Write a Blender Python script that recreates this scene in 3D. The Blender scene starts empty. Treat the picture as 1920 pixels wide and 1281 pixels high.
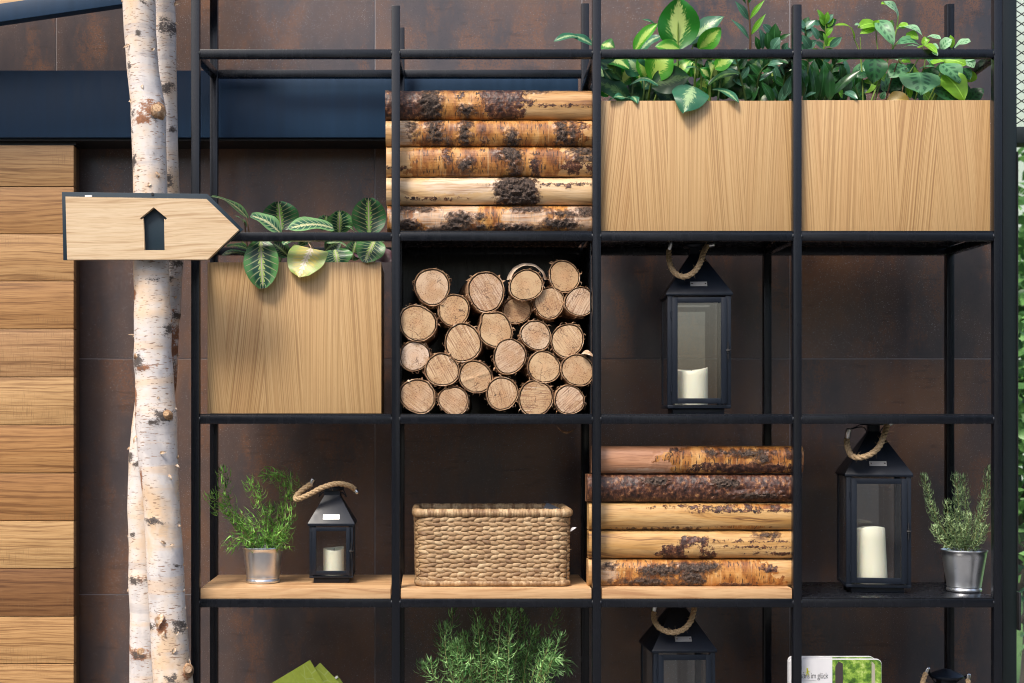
import bpy, bmesh, math, random
from mathutils import Vector, Matrix, noise as mnoise

random.seed(11)
C = bpy.context.scene.collection
SC = bpy.context.scene
R = math.radians

# ------------------------------------------------------------------ camera, sky, sun, exposure
D = 3.3            # metres from the camera to the front of the shelf (y = 0)
S = 0.00125        # metres on that plane for one pixel of the 1920 px wide photograph
ZC = 1.35          # eye height
VX, VY = 800.0, 780.0
cam_d = bpy.data.cameras.new('camera')
cam = bpy.data.objects.new('camera', cam_d)
C.objects.link(cam)
SC.camera = cam
cam.location = (0, -D, ZC)
cam.rotation_euler = (R(90), 0, 0)
cam_d.sensor_width = 36.0
cam_d.lens = 36.0 * D / (1920 * S)
cam_d.shift_x = (960 - VX) / 1920.0
cam_d.shift_y = (VY - 640.5) / 1920.0
cam_d.clip_start = 0.05
cam_d.clip_end = 500
cam_d.dof.use_dof = True
cam_d.dof.focus_distance = D + 0.05
cam_d.dof.aperture_fstop = 7.0

SUN_EL, SUN_AZ = 53.0, 214.0     # light comes over the camera's left shoulder
w = bpy.data.worlds.new('World')
SC.world = w
w.use_nodes = True
wn = w.node_tree
wn.nodes.clear()
sky = wn.nodes.new('ShaderNodeTexSky')
sky.sky_type = 'NISHITA'
sky.sun_disc = False
sky.sun_elevation = R(SUN_EL)
sky.sun_rotation = R(SUN_AZ)
sky.air_density = 1.0
sky.dust_density = 4.0
sky.ozone_density = 1.0
bg = wn.nodes.new('ShaderNodeBackground')
bg.inputs['Strength'].default_value = 0.095
wo = wn.nodes.new('ShaderNodeOutputWorld')
wn.links.new(sky.outputs[0], bg.inputs[0])
wn.links.new(bg.outputs[0], wo.inputs[0])

sun_d = bpy.data.lights.new('sun', 'SUN')
sun = bpy.data.objects.new('sun', sun_d)
C.objects.link(sun)
sun_d.energy = 1.4
sun_d.angle = R(15)
sun_d.color = (1.0, 0.93, 0.84)
sdir = Vector((math.sin(R(SUN_AZ)) * math.cos(R(SUN_EL)), math.cos(R(SUN_AZ)) * math.cos(R(SUN_EL)), math.sin(R(SUN_EL))))
sun.rotation_euler = sdir.to_track_quat('Z', 'Y').to_euler()
sun.location = (-3, -6, 8)

SC.view_settings.view_transform = 'Standard'
SC.view_settings.look = 'None'
SC.view_settings.gamma = 1.0
SC.view_settings.use_curve_mapping = False
SC.view_settings.exposure = 1.42
SC.cycles.filter_width = 1.05


def P(px, py, y=0.0):
    """The point at depth y that the photograph shows at pixel (px, py)."""
    k = (D + y) / D
    return Vector(((px - VX) * S * k, y, ZC + (VY - py) * S * k))


def PX(px, y=0.0):
    return (px - VX) * S * (D + y) / D


def PZ(py, y=0.0):
    return ZC + (VY - py) * S * (D + y) / D


def W(n, y=0.0):
    return n * S * (D + y) / D


# ------------------------------------------------------------------ node helper
class Mat:
    def __init__(s, name, rough=0.5, metal=0.0, spec=0.5):
        s.mat = bpy.data.materials.new(name)
        s.mat.use_nodes = True
        s.t = s.mat.node_tree
        s.t.nodes.clear()
        s.out = s.t.nodes.new('ShaderNodeOutputMaterial')
        s.b = s.t.nodes.new('ShaderNodeBsdfPrincipled')
        s.t.links.new(s.b.outputs[0], s.out.inputs[0])
        s.set(Roughness=rough, Metallic=metal)
        s.b.inputs['Specular IOR Level'].default_value = spec

    def put(s, sock, v):
        if isinstance(v, bpy.types.NodeSocket):
            s.t.links.new(v, sock)
        elif isinstance(v, tuple) and len(v) == 3 and sock.type == 'RGBA':
            sock.default_value = (*v, 1)
        else:
            sock.default_value = v

    def set(s, **k):
        for a, v in k.items():
            s.put(s.b.inputs[a.replace('_', ' ')], v)

    def n(s, typ, ins=None, **attr):
        nd = s.t.nodes.new('ShaderNode' + typ)
        for a, v in attr.items():
            setattr(nd, a, v)
        for a, v in (ins or {}).items():
            s.put(nd.inputs[a], v)
        return nd

    def obj(s):
        return s.n('TexCoord').outputs['Object']

    def uv(s):
        o = s.n('SeparateXYZ', {0: s.n('UVMap', uv_map='UVMap').outputs[0]}).outputs
        return o[0], o[1]

    def rnd(s):
        return s.n('ObjectInfo').outputs['Random']

    def m(s, op, a, b=0.0, c=0.0, clamp=False):
        nd = s.n('Math', {0: a, 1: b, 2: c}, operation=op)
        nd.use_clamp = clamp
        return nd.outputs[0]

    def sep(s, v):
        return s.n('SeparateXYZ', {0: v}).outputs

    def xyz(s, x=0.0, y=0.0, z=0.0):
        return s.n('CombineXYZ', {0: x, 1: y, 2: z}).outputs[0]

    def noise(s, v, scale=5.0, detail=3.0, rough=0.5, dist=0.0, col=False):
        nd = s.n('TexNoise', {'Vector': v, 'Scale': scale, 'Detail': detail, 'Roughness': rough, 'Distortion': dist})
        return nd.outputs[1 if col else 0]

    def scaled(s, v, sx, sy, sz, add=None):
        o = s.n('VectorMath', {0: v, 1: (sx, sy, sz)}, operation='MULTIPLY').outputs[0]
        if add is not None:
            o = s.n('VectorMath', {0: o, 1: add}, operation='ADD').outputs[0]
        return o

    def ramp(s, f, stops, interp='LINEAR'):
        nd = s.n('ValToRGB', {0: f})
        cr = nd.color_ramp
        cr.interpolation = interp
        while len(cr.elements) < len(stops):
            cr.elements.new(0.5)
        for e, (p, c) in zip(cr.elements, stops):
            e.position = p
            e.color = (*c, 1) if isinstance(c, tuple) else (c, c, c, 1)
        return nd.outputs[0]

    def step(s, f, a, b):
        """0 below a, 1 above b (a may exceed b)"""
        return s.n('MapRange', {0: f, 1: a, 2: b, 3: 0.0, 4: 1.0}, interpolation_type='SMOOTHSTEP').outputs[0]

    def mix(s, f, a, b, mode='MIX'):
        nd = s.n('Mix', data_type='RGBA', blend_type=mode)
        s.put(nd.inputs[0], f)
        s.put(nd.inputs[6], a)
        s.put(nd.inputs[7], b)
        return nd.outputs[2]

    def attr(s, name):
        return s.n('Attribute', attribute_name=name).outputs['Fac']

    def bump(s, h, strength=0.3, dist=0.002):
        nd = s.n('Bump', {'Height': h, 'Strength': strength, 'Distance': dist})
        s.put(s.b.inputs['Normal'], nd.outputs[0])


def rnd_vec(M, k=37.0):
    r = M.rnd()
    return M.xyz(M.m('MULTIPLY', r, k), M.m('MULTIPLY', r, k * 1.7), M.m('MULTIPLY', r, k * 2.3))


# ------------------------------------------------------------------ materials
def mat_steel(name, base, rough=0.36, metal=0.35):
    M = Mat(name, rough, metal)
    o = M.obj()
    n = M.noise(M.scaled(o, 60, 60, 4), 1.0, 4)
    n2 = M.noise(o, 220.0, 2)
    c = M.mix(n, tuple(v * 0.75 for v in base), tuple(v * 1.3 for v in base))
    c = M.mix(M.m('MULTIPLY', M.step(n2, 0.75, 0.83), 0.5), c, (0.06, 0.06, 0.065))
    M.set(Base_Color=c, Roughness=M.m('MULTIPLY_ADD', n, 0.2, rough - 0.1))
    M.bump(n2, 0.025, 0.0006)
    M.b.inputs['Specular IOR Level'].default_value = 0.4
    return M.mat


STEEL = mat_steel('black_steel', (0.005, 0.006, 0.009), 0.26, 0.0)
PLATE = mat_steel('black_sheet_steel', (0.008, 0.009, 0.012), 0.26, 0.0)
NAVY = mat_steel('navy_painted_metal', (0.0028, 0.025, 0.062), 0.5, 0.0)
SIGN_NAVY = mat_steel('navy_sign_metal', (0.003, 0.017, 0.030), 0.5, 0.0)
LANT = mat_steel('lantern_metal', (0.0045, 0.008, 0.0155), 0.40, 0.0)
FRAME_DARK = mat_steel('window_frame_metal', (0.006, 0.011, 0.012), 0.4, 0.0)


def mat_tile():
    M = Mat('rust_glazed_tile', 0.3, 0.0, 0.5)
    add = rnd_vec(M)
    o = M.n('VectorMath', {0: M.obj(), 1: add}, operation='ADD').outputs[0]
    big = M.noise(M.scaled(o, 1, 1, 0.55), 3.2, 5, 0.6)
    mid = M.noise(M.scaled(o, 1, 1, 0.45), 11.0, 7, 0.7, 0.12)
    fine = M.noise(o, 260.0, 3, 0.6)
    horiz = M.noise(M.scaled(o, 14, 14, 70), 1.0, 4, 0.6)
    c = M.ramp(big, [(0.32, (0.042, 0.041, 0.050)), (0.45, (0.074, 0.058, 0.058)), (0.55, (0.108, 0.070, 0.058)), (0.66, (0.165, 0.088, 0.054))])
    rust = M.m('MULTIPLY', M.step(mid, 0.47, 0.62), M.step(fine, 0.34, 0.56))
    c = M.mix(M.m('MULTIPLY', rust, 0.62), c, (0.19, 0.086, 0.044))
    scr = M.m('MULTIPLY', M.step(horiz, 0.56, 0.68), M.step(mid, 0.42, 0.56))
    c = M.mix(M.m('MULTIPLY', scr, 0.34), c, (0.015, 0.014, 0.016))
    sp = M.noise(o, 420.0, 1)
    c = M.mix(M.m('MULTIPLY', M.step(sp, 0.66, 0.73), M.step(big, 0.38, 0.55)), c, (0.30, 0.29, 0.30))
    c = M.mix(M.m('MULTIPLY', M.step(fine, 0.58, 0.75), 0.5), c, (0.02, 0.018, 0.018))
    M.set(Base_Color=c, Roughness=M.m('MULTIPLY_ADD', mid, 0.25, 0.2), Coat_Weight=0.15, Coat_Roughness=M.m('MULTIPLY_ADD', mid, 0.2, 0.05))
    M.bump(M.m('ADD', fine, M.m('MULTIPLY', horiz, 0.5)), 0.10, 0.001)
    return M.mat


TILE = mat_tile()
GROUT = Mat('pale_grout', 0.8)
GROUT.set(Base_Color=(0.30, 0.28, 0.29))
GROUT = GROUT.mat


def mat_oak_vertical():
    """veneer with vertical grain in strips whose grain leans one way, then the other"""
    M = Mat('oak_veneer', 0.45)
    r = M.rnd()
    x, y, z = M.sep(M.obj())
    x = M.m('MULTIPLY_ADD', y, 0.8, x)
    wob = M.noise(M.xyz(M.m('MULTIPLY', r, 50.0), 0.0, M.m('MULTIPLY', z, 2.2)), 1.0, 2)
    xs = M.m('ADD', M.m('MULTIPLY_ADD', x, 11.0, M.m('MULTIPLY', r, 31.0)), M.m('MULTIPLY', M.m('SUBTRACT', wob, 0.5), 0.12))
    strip = M.m('FLOOR', xs)
    wn_ = M.n('TexWhiteNoise', {1: strip}, noise_dimensions='1D')
    rs = wn_.outputs[0]
    slant = M.m('MULTIPLY', M.m('SUBTRACT', rs, 0.5), 0.10)
    alt = M.m('MULTIPLY', M.m('SUBTRACT', M.m('PINGPONG', strip, 1.0), 0.5), 0.12)
    curve = M.noise(M.xyz(M.m('MULTIPLY', x, 3.0), M.m('MULTIPLY', rs, 9.0), M.m('MULTIPLY', z, 3.0)), 1.0, 1)
    xg = M.m('ADD', M.m('ADD', x, M.m('MULTIPLY', z, M.m('ADD', slant, alt))), M.m('MULTIPLY', curve, 0.005))
    v = M.xyz(M.m('MULTIPLY', xg, 370.0), M.m('MULTIPLY', rs, 40.0), M.m('MULTIPLY', z, 1.0))
    g1 = M.noise(v, 1.0, 2, 0.5, 0.1)
    v0 = M.xyz(M.m('MULTIPLY', xg, 34.0), M.m('MULTIPLY', rs, 40.0), M.m('MULTIPLY', z, 0.8))
    g0 = M.noise(v0, 1.0, 2, 0.5)
    v2 = M.xyz(M.m('MULTIPLY', xg, 620.0), M.m('MULTIPLY', rs, 90.0), M.m('MULTIPLY', z, 7.0))
    g2 = M.noise(v2, 1.0, 2, 0.6)
    v3 = M.xyz(M.m('MULTIPLY', xg, 1100.0), 0.0, M.m('MULTIPLY', z, 45.0))
    g3 = M.noise(v3, 1.0, 1)
    c = M.ramp(g1, [(0.28, (0.55, 0.365, 0.178)), (0.48, (0.49, 0.31, 0.138)), (0.56, (0.39, 0.228, 0.092)), (0.63, (0.27, 0.148, 0.058)), (0.72, (0.46, 0.285, 0.122))])
    c = M.mix(M.m('MULTIPLY', M.step(g0, 0.46, 0.66), 0.32), c, (0.40, 0.215, 0.085))
    c = M.mix(M.m('MULTIPLY', M.step(g2, 0.52, 0.68), 0.38), c, (0.34, 0.18, 0.075))
    c = M.mix(M.m('MULTIPLY', M.step(g3, 0.60, 0.72), 0.35), c, (0.24, 0.125, 0.055))
    c = M.mix(M.m('MULTIPLY', rs, 0.25), c, (0.56, 0.38, 0.185))
    M.set(Base_Color=c)
    M.bump(g2, 0.08, 0.0008)
    return M.mat


OAK_V = mat_oak_vertical()


def mat_oak_horizontal(name, light, dark, line, scale=1.0, saw=0.0, vary=0.0, fz=75.0, wamp=0.09):
    M = Mat(name, 0.5)
    add = rnd_vec(M, 23.0)
    r = M.rnd()
    o = M.n('VectorMath', {0: M.obj(), 1: add}, operation='ADD').outputs[0]
    warp = M.noise(M.scaled(o, 2.2 * scale, 1, 6 * scale), 1.0, 2)
    x, y, z = M.sep(o)
    zw = M.m('ADD', M.m('ADD', z, M.m('MULTIPLY', y, 0.7)), M.m('MULTIPLY', M.m('SUBTRACT', warp, 0.5), wamp / scale))
    g1 = M.noise(M.xyz(M.m('MULTIPLY', x, 2.5 * scale), 0.0, M.m('MULTIPLY', zw, fz * scale)), 1.0, 3, 0.55)
    g2 = M.noise(M.xyz(M.m('MULTIPLY', x, 14 * scale), 0.0, M.m('MULTIPLY', z, 480 * scale)), 1.0, 2, 0.6)
    c = M.ramp(g1, [(0.36, light), (0.47, tuple((a + b) / 2 for a, b in zip(light, dark))), (0.55, dark), (0.61, line), (0.67, dark), (0.75, light)])
    c = M.mix(M.m('MULTIPLY', M.step(g2, 0.48, 0.66), 0.55), c, line)
    if vary:
        tone = M.n('ObjectInfo').outputs['Color']
        tone_ = M.ramp(r, [(0.0, (1.12, 1.1, 1.08)), (0.3, (0.9, 0.88, 0.86)), (0.55, (1.05, 1.02, 0.96)), (0.75, (0.78, 0.72, 0.66)), (0.85, (1.08, 1.08, 1.05)), (0.93, (0.55, 0.48, 0.44)), (1.0, (0.95, 0.9, 0.85))])
        c = M.mix(vary, c, M.mix(1.0, c, tone, 'MULTIPLY'))
    if saw:
        sw = M.noise(M.xyz(M.m('MULTIPLY', x, 620.0), 0.0, M.m('MULTIPLY', z, 22.0)), 1.0, 2, 0.6)
        zone = M.step(M.noise(M.scaled(o, 3, 1, 9), 1.0, 2), 0.47, 0.62)
        c = M.mix(M.m('MULTIPLY', M.m('MULTIPLY', M.step(sw, 0.55, 0.68), zone), saw), c, tuple(v * 0.6 for v in dark))
        kn = M.noise(M.scaled(o, 9, 1, 22), 1.0, 1)
        c = M.mix(M.m('MULTIPLY', M.step(kn, 0.79, 0.83), 0.85), c, (0.06, 0.028, 0.014))
    M.set(Base_Color=c)
    M.bump(g2, 0.12, 0.0008)
    return M.mat


OAK_DOOR = mat_oak_horizontal('rough_sawn_door_oak', (0.49, 0.30, 0.135), (0.39, 0.222, 0.090), (0.20, 0.10, 0.038), 1.0, 0.95, 1.0, 150.0, 0.05)
OAK_SIGN = mat_oak_horizontal('pale_sign_oak', (0.63, 0.485, 0.315), (0.57, 0.415, 0.25), (0.42, 0.275, 0.145), 1.3, 0.0, 0.0, 95.0, 0.06)
OAK_BOARD = mat_oak_horizontal('shelf_board_oak', (0.60, 0.385, 0.20), (0.50, 0.30, 0.145), (0.36, 0.19, 0.085), 1.0)
SOFFIT = mat_oak_horizontal('soffit_pine', (0.66, 0.45, 0.25), (0.56, 0.35, 0.18), (0.42, 0.25, 0.12), 1.0)
EDGE_BROWN = Mat('brown_door_edge', 0.5)
EDGE_BROWN.set(Base_Color=(0.085, 0.045, 0.018))
EDGE_BROWN = EDGE_BROWN.mat


def mat_birch():
    M = Mat('white_birch_bark', 0.7)
    add = rnd_vec(M, 13.0)
    u, v = M.uv()
    uv = M.xyz(u, v, 0.0)
    o = M.n('VectorMath', {0: uv, 1: add}, operation='ADD').outputs[0]
    big = M.noise(M.scaled(o, 9, 7, 1), 1.0, 4, 0.6)
    band = M.noise(M.scaled(o, 3, 26, 1), 1.0, 4, 0.6)
    c = M.ramp(big, [(0.34, (0.46, 0.435, 0.435)), (0.44, (0.62, 0.58, 0.555)), (0.54, (0.64, 0.55, 0.47)), (0.64, (0.62, 0.45, 0.30))])
    c = M.mix(M.m('MULTIPLY', M.step(band, 0.52, 0.66), 0.6), c, (0.66, 0.47, 0.30))
    c = M.mix(M.m('MULTIPLY', M.step(band, 0.43, 0.33), 0.55), c, (0.40, 0.375, 0.38))
    d1 = M.noise(M.scaled(o, 85, 400, 1), 1.0, 1, 0.5)
    d2 = M.noise(M.scaled(o, 46, 260, 1), 1.0, 1, 0.5)
    dash = M.m('MAXIMUM', M.step(d1, 0.64, 0.71), M.step(d2, 0.655, 0.72))
    zone = M.step(M.noise(M.scaled(o, 14, 10, 1), 1.0, 2), 0.33, 0.5)
    c = M.mix(M.m('MULTIPLY', M.m('MULTIPLY', dash, zone), 0.85), c, (0.24, 0.14, 0.085))
    k = M.attr('knot')
    br = M.attr('brown')
    kn = M.noise(M.scaled(o, 170, 330, 1), 1.0, 5, 0.75)
    c = M.mix(M.step(M.m('ADD', br, M.m('MULTIPLY', M.m('SUBTRACT', kn, 0.5), 1.3)), 0.42, 0.7), c, M.ramp(kn, [(0.3, (0.13, 0.045, 0.02)), (0.7, (0.36, 0.16, 0.075))]))
    c = M.mix(M.step(M.m('ADD', k, M.m('MULTIPLY', M.m('SUBTRACT', kn, 0.5), 1.7)), 0.42, 0.72), c, M.ramp(kn, [(0.3, (0.018, 0.014, 0.012)), (0.6, (0.10, 0.08, 0.07)), (0.75, (0.28, 0.25, 0.22))]))
    M.set(Base_Color=c)
    M.bump(M.m('ADD', M.m('MULTIPLY', kn, k), M.m('ADD', M.m('MULTIPLY', dash, -0.3), band)), 0.45, 0.002)
    return M.mat


BIRCH = mat_birch()


def mat_curl():
    M = Mat('peeling_bark', 0.75)
    n = M.noise(M.obj(), 160.0, 3)
    M.set(Base_Color=M.ramp(n, [(0.35, (0.30, 0.17, 0.09)), (0.5, (0.47, 0.33, 0.21)), (0.65, (0.58, 0.49, 0.40))]))
    return M.mat


CURL = mat_curl()


def mat_log_bark():
    M = Mat('log_side_bark', 0.8)
    o = M.n('VectorMath', {0: M.obj(), 1: rnd_vec(M)}, operation='ADD').outputs[0]
    n = M.noise(o, 45.0, 5, 0.7)
    n2 = M.noise(o, 240.0, 3)
    c = M.ramp(n, [(0.34, (0.06, 0.032, 0.018)), (0.46, (0.24, 0.13, 0.065)), (0.58, (0.44, 0.27, 0.15)), (0.70, (0.66, 0.53, 0.42))])
    M.set(Base_Color=c)
    M.bump(M.m('ADD', n, n2), 0.6, 0.003)
    return M.mat


LOG_BARK = mat_log_bark()


def mat_log_end():
    M = Mat('sawn_log_end', 0.75)
    r = M.rnd()
    o = M.obj()
    x, y, z = M.sep(o)
    add = rnd_vec(M, 19.0)
    oo = M.n('VectorMath', {0: o, 1: add}, operation='ADD').outputs[0]
    ang = M.m('MULTIPLY', r, 6.283)
    rr = M.n('VectorRotate', {'Vector': o, 'Axis': (0, 1, 0), 'Angle': M.m('ADD', ang, 0.4)})
    sx, sy, sz = M.sep(rr.outputs[0])
    cols = M.ramp(r, [(0.0, (0.56, 0.39, 0.225)), (0.25, (0.46, 0.31, 0.165)), (0.45, (0.60, 0.46, 0.35)), (0.65, (0.44, 0.275, 0.13)), (0.85, (0.58, 0.43, 0.31)), (1.0, (0.50, 0.34, 0.19))])
    rad = M.m('SQRT', M.m('ADD', M.m('MULTIPLY', x, x), M.m('MULTIPLY', z, z)))
    blot = M.noise(oo, 26.0, 4, 0.6)
    c = M.mix(M.m('MULTIPLY', M.step(blot, 0.42, 0.62), 0.65), cols, (0.38, 0.215, 0.095))
    c = M.mix(M.m('MULTIPLY', M.step(rad, 0.02, 0.0), 0.35), c, (0.52, 0.27, 0.13))
    ring = M.noise(M.xyz(M.m('MULTIPLY', M.m('ADD', rad, M.m('MULTIPLY', blot, 0.008)), 420.0), r, 0.0), 1.0, 2)
    c = M.mix(M.m('MULTIPLY', M.step(ring, 0.48, 0.66), 0.42), c, (0.40, 0.23, 0.12))
    saw = M.noise(M.xyz(M.m('MULTIPLY', sx, 420.0), 0.0, M.m('MULTIPLY', sz, 12.0)), 1.0, 2, 0.6, 0.3)
    sawamt = M.m('MULTIPLY', M.step(M.noise(M.xyz(M.m('MULTIPLY', r, 77.0), 0.0, 0.0), 1.0, 0), 0.42, 0.55), 0.85)
    c = M.mix(M.m('MULTIPLY', M.step(saw, 0.47, 0.66), sawamt), c, (0.24, 0.12, 0.065))
    c = M.mix(M.m('MULTIPLY', M.step(saw, 0.42, 0.3), sawamt), c, (0.66, 0.53, 0.42))
    pore = M.noise(oo, 380.0, 3, 0.7)
    c = M.mix(M.m('MULTIPLY', M.step(pore, 0.53, 0.64), M.step(blot, 0.34, 0.54)), c, (0.17, 0.075, 0.04))
    vor = M.n('TexVoronoi', {'Vector': M.n('VectorMath', {0: oo, 1: M.n('VectorMath', {0: M.noise(oo, 60.0, 2, col=True), 1: (0.02, 0.02, 0.02)}, operation='MULTIPLY').outputs[0]}, operation='ADD').outputs[0], 'Scale': 42.0}, feature='DISTANCE_TO_EDGE')
    crack = M.m('MULTIPLY', M.step(vor.outputs[0], 0.035, 0.01), M.step(M.noise(oo, 32.0, 2), 0.5, 0.6))
    c = M.mix(M.m('MULTIPLY', M.m('MULTIPLY', crack, M.step(M.noise(M.xyz(M.m('MULTIPLY', r, 131.0), 3.0, 0.0), 1.0, 0), 0.38, 0.46)), 0.8), c, (0.06, 0.025, 0.015))
    M.set(Base_Color=c)
    M.bump(M.m('ADD', M.m('MULTIPLY', saw, sawamt), M.m('MULTIPLY', pore, 0.4)), 0.5, 0.0015)
    return M.mat


LOG_END = mat_log_end()
LOG_RIM = Mat('dark_inner_bark_ring', 0.8)
LOG_RIM.set(Base_Color=(0.13, 0.065, 0.035))
LOG_RIM = LOG_RIM.mat


def mat_split(name, pale, yellow, brown):
    """face of a half log: bare wood, orange inner bark with dark dashes, smooth dark bark, rough grey-brown bark (per-vertex cover)"""
    M = Mat(name, 0.55)
    o = M.n('VectorMath', {0: M.obj(), 1: rnd_vec(M, 29.0)}, operation='ADD').outputs[0]
    x, y, z = M.sep(o)
    warp = M.noise(M.scaled(o, 3.0, 1, 9), 1.0, 3)
    zz = M.m('ADD', M.m('ADD', z, M.m('MULTIPLY', x, 0.05)), M.m('MULTIPLY', M.m('SUBTRACT', warp, 0.5), 0.10))
    g = M.noise(M.xyz(M.m('MULTIPLY', x, 2.0), 0.0, M.m('MULTIPLY', zz, 46.0)), 1.0, 3, 0.55)
    fine = M.noise(M.scaled(o, 18, 10, 420), 1.0, 2, 0.6)
    blot = M.noise(M.scaled(o, 7, 7, 20), 1.0, 4, 0.6)
    c = M.ramp(g, [(0.28, pale), (0.46, tuple((a + b) / 2 for a, b in zip(pale, yellow))), (0.60, yellow), (0.655, brown), (0.68, yellow), (0.8, pale)])
    c = M.mix(M.m('MULTIPLY', M.step(blot, 0.5, 0.72), 0.55), c, yellow)
    c = M.mix(M.m('MULTIPLY', M.step(blot, 0.64, 0.72), 0.7), c, brown)
    c = M.mix(M.m('MULTIPLY', M.step(fine, 0.5, 0.7), 0.4), c, brown)
    # orange inner bark
    ob = M.noise(M.scaled(o, 30, 20, 14), 1.0, 5, 0.65)
    oc = M.ramp(ob, [(0.30, (0.085, 0.026, 0.008)), (0.43, (0.25, 0.088, 0.02)), (0.54, (0.43, 0.19, 0.045)), (0.66, (0.54, 0.29, 0.095)), (0.78, (0.66, 0.45, 0.22))])
    lent = M.noise(M.scaled(o, 300, 60, 62), 1.0, 2, 0.5)
    oc = M.mix(M.m('MULTIPLY', M.step(lent, 0.58, 0.64), 0.9), oc, (0.055, 0.026, 0.013))
    streak = M.noise(M.scaled(o, 160, 30, 9), 1.0, 2, 0.5)
    oc = M.mix(M.m('MULTIPLY', M.step(streak, 0.58, 0.72), 0.4), oc, (0.62, 0.40, 0.19))
    jag = M.m('MULTIPLY', M.m('SUBTRACT', M.noise(M.scaled(o, 75, 60, 85), 1.0, 6, 0.75), 0.5), 3.0)
    mo = M.step(M.m('ADD', M.attr('orange'), M.m('MULTIPLY', jag, 0.2)), 0.45, 0.55)
    c = M.mix(mo, c, oc)
    pale_m = M.attr('pale')
    c = M.mix(M.m('MULTIPLY', M.step(M.m('ADD', pale_m, M.m('MULTIPLY', jag, 0.5)), 0.35, 0.7), 0.6), c, M.mix(M.step(fine, 0.4, 0.7), (0.62, 0.50, 0.39), (0.42, 0.24, 0.12)))
    md = M.step(M.m('ADD', M.attr('dark'), M.m('MULTIPLY', jag, M.m('MULTIPLY_ADD', M.attr('dark'), 2.2, 0.42, True))), 0.42, 0.6)
    dn = M.noise(M.scaled(o, 90, 60, 70), 1.0, 5, 0.7)
    dc = M.ramp(dn, [(0.36, (0.012, 0.006, 0.005)), (0.49, (0.06, 0.022, 0.014)), (0.58, (0.14, 0.055, 0.028)), (0.68, (0.40, 0.20, 0.08))])
    c = M.mix(md, c, dc)
    c = M.mix(M.m('MULTIPLY', M.step(M.m('ADD', M.attr('rough'), M.m('MULTIPLY', jag, M.m('MULTIPLY_ADD', M.attr('rough'), 2.2, 0.3, True))), 0.12, 0.4), 0.75), c, (0.07, 0.026, 0.012))
    mr = M.step(M.m('ADD', M.attr('rough'), M.m('MULTIPLY', jag, M.m('MULTIPLY_ADD', M.attr('rough'), 2.2, 0.42, True))), 0.56, 0.74)
    rn = M.noise(M.scaled(o, 210, 80, 170), 1.0, 5, 0.75)
    rc = M.ramp(rn, [(0.34, (0.012, 0.008, 0.006)), (0.5, (0.05, 0.03, 0.021)), (0.62, (0.13, 0.085, 0.06)), (0.74, (0.30, 0.22, 0.17))])
    c = M.mix(mr, c, rc)
    M.set(Base_Color=c, Roughness=M.m('MULTIPLY_ADD', mr, 0.3, 0.42))
    h = M.m('ADD', M.m('MULTIPLY', rn, M.m('MULTIPLY', mr, 2.2)), M.m('ADD', M.m('MULTIPLY', dn, md), M.m('MULTIPLY', fine, 0.25)))
    M.bump(h, 0.7, 0.003)
    return M.mat


SPLIT_A = mat_split('split_log_golden', (0.60, 0.385, 0.185), (0.47, 0.245, 0.08), (0.17, 0.068, 0.024))
SPLIT_B = mat_split('split_log_pale', (0.70, 0.54, 0.36), (0.58, 0.37, 0.17), (0.22, 0.10, 0.04))
SPLIT_C = mat_split('split_log_pinkish', (0.50, 0.27, 0.16), (0.36, 0.16, 0.075), (0.16, 0.06, 0.03))
SPLIT_D = mat_split('split_log_yellow', (0.58, 0.385, 0.175), (0.46, 0.25, 0.08), (0.12, 0.05, 0.02))


def plant_mat(name, build, rough=0.38, trans=0.3):
    M = Mat(name, rough)
    c = build(M)
    M.set(Base_Color=c)
    tr = M.n('BsdfTranslucent', {'Color': c})
    mx = M.n('MixShader', {0: trans})
    M.t.links.new(M.b.outputs[0], mx.inputs[1])
    M.t.links.new(tr.outputs[0], mx.inputs[2])
    M.t.links.new(mx.outputs[0], M.out.inputs[0])
    return M.mat


def leaf_uv(M):
    u, v = M.uv()
    a = M.m('ABSOLUTE', M.m('MULTIPLY_ADD', u, 2.0, -1.0))
    return u, v, a


def b_maranta(dark, mid, spine, vein):
    def f(M):
        u, v, a = leaf_uv(M)
        r = M.rnd()
        t = M.m('MULTIPLY', M.m('SUBTRACT', v, M.m('MULTIPLY', a, 0.2)), 8.0)
        fr = M.m('FRACT', t)
        n = M.noise(M.xyz(M.m('MULTIPLY', u, 14.0), M.m('MULTIPLY', v, 18.0), M.m('MULTIPLY', r, 40.0)), 1.0, 3)
        blot = M.m('MULTIPLY', M.step(M.m('ADD', a, M.m('MULTIPLY', n, 0.3)), 0.95, 0.6), M.step(M.m('ABSOLUTE', M.m('SUBTRACT', fr, 0.5)), 0.46, 0.28))
        c = M.mix(blot, mid, dark)
        lw = M.m('MULTIPLY_ADD', a, -0.018, 0.05)
        line = M.m('LESS_THAN', M.m('MINIMUM', fr, M.m('SUBTRACT', 1.0, fr)), lw)
        c = M.mix(M.m('MULTIPLY', line, M.step(a, 0.98, 0.86)), c, vein)
        zig = M.m('MULTIPLY_ADD', M.m('FRACT', M.m('MULTIPLY', v, 8.0)), 0.17, 0.05)
        sp = M.m('MULTIPLY', M.m('LESS_THAN', a, zig), M.step(v, 0.98, 0.9))
        c = M.mix(sp, c, spine)
        c = M.mix(M.m('LESS_THAN', a, 0.03), c, tuple(x * 0.7 + 0.2 for x in vein))
        return c
    return f


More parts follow.
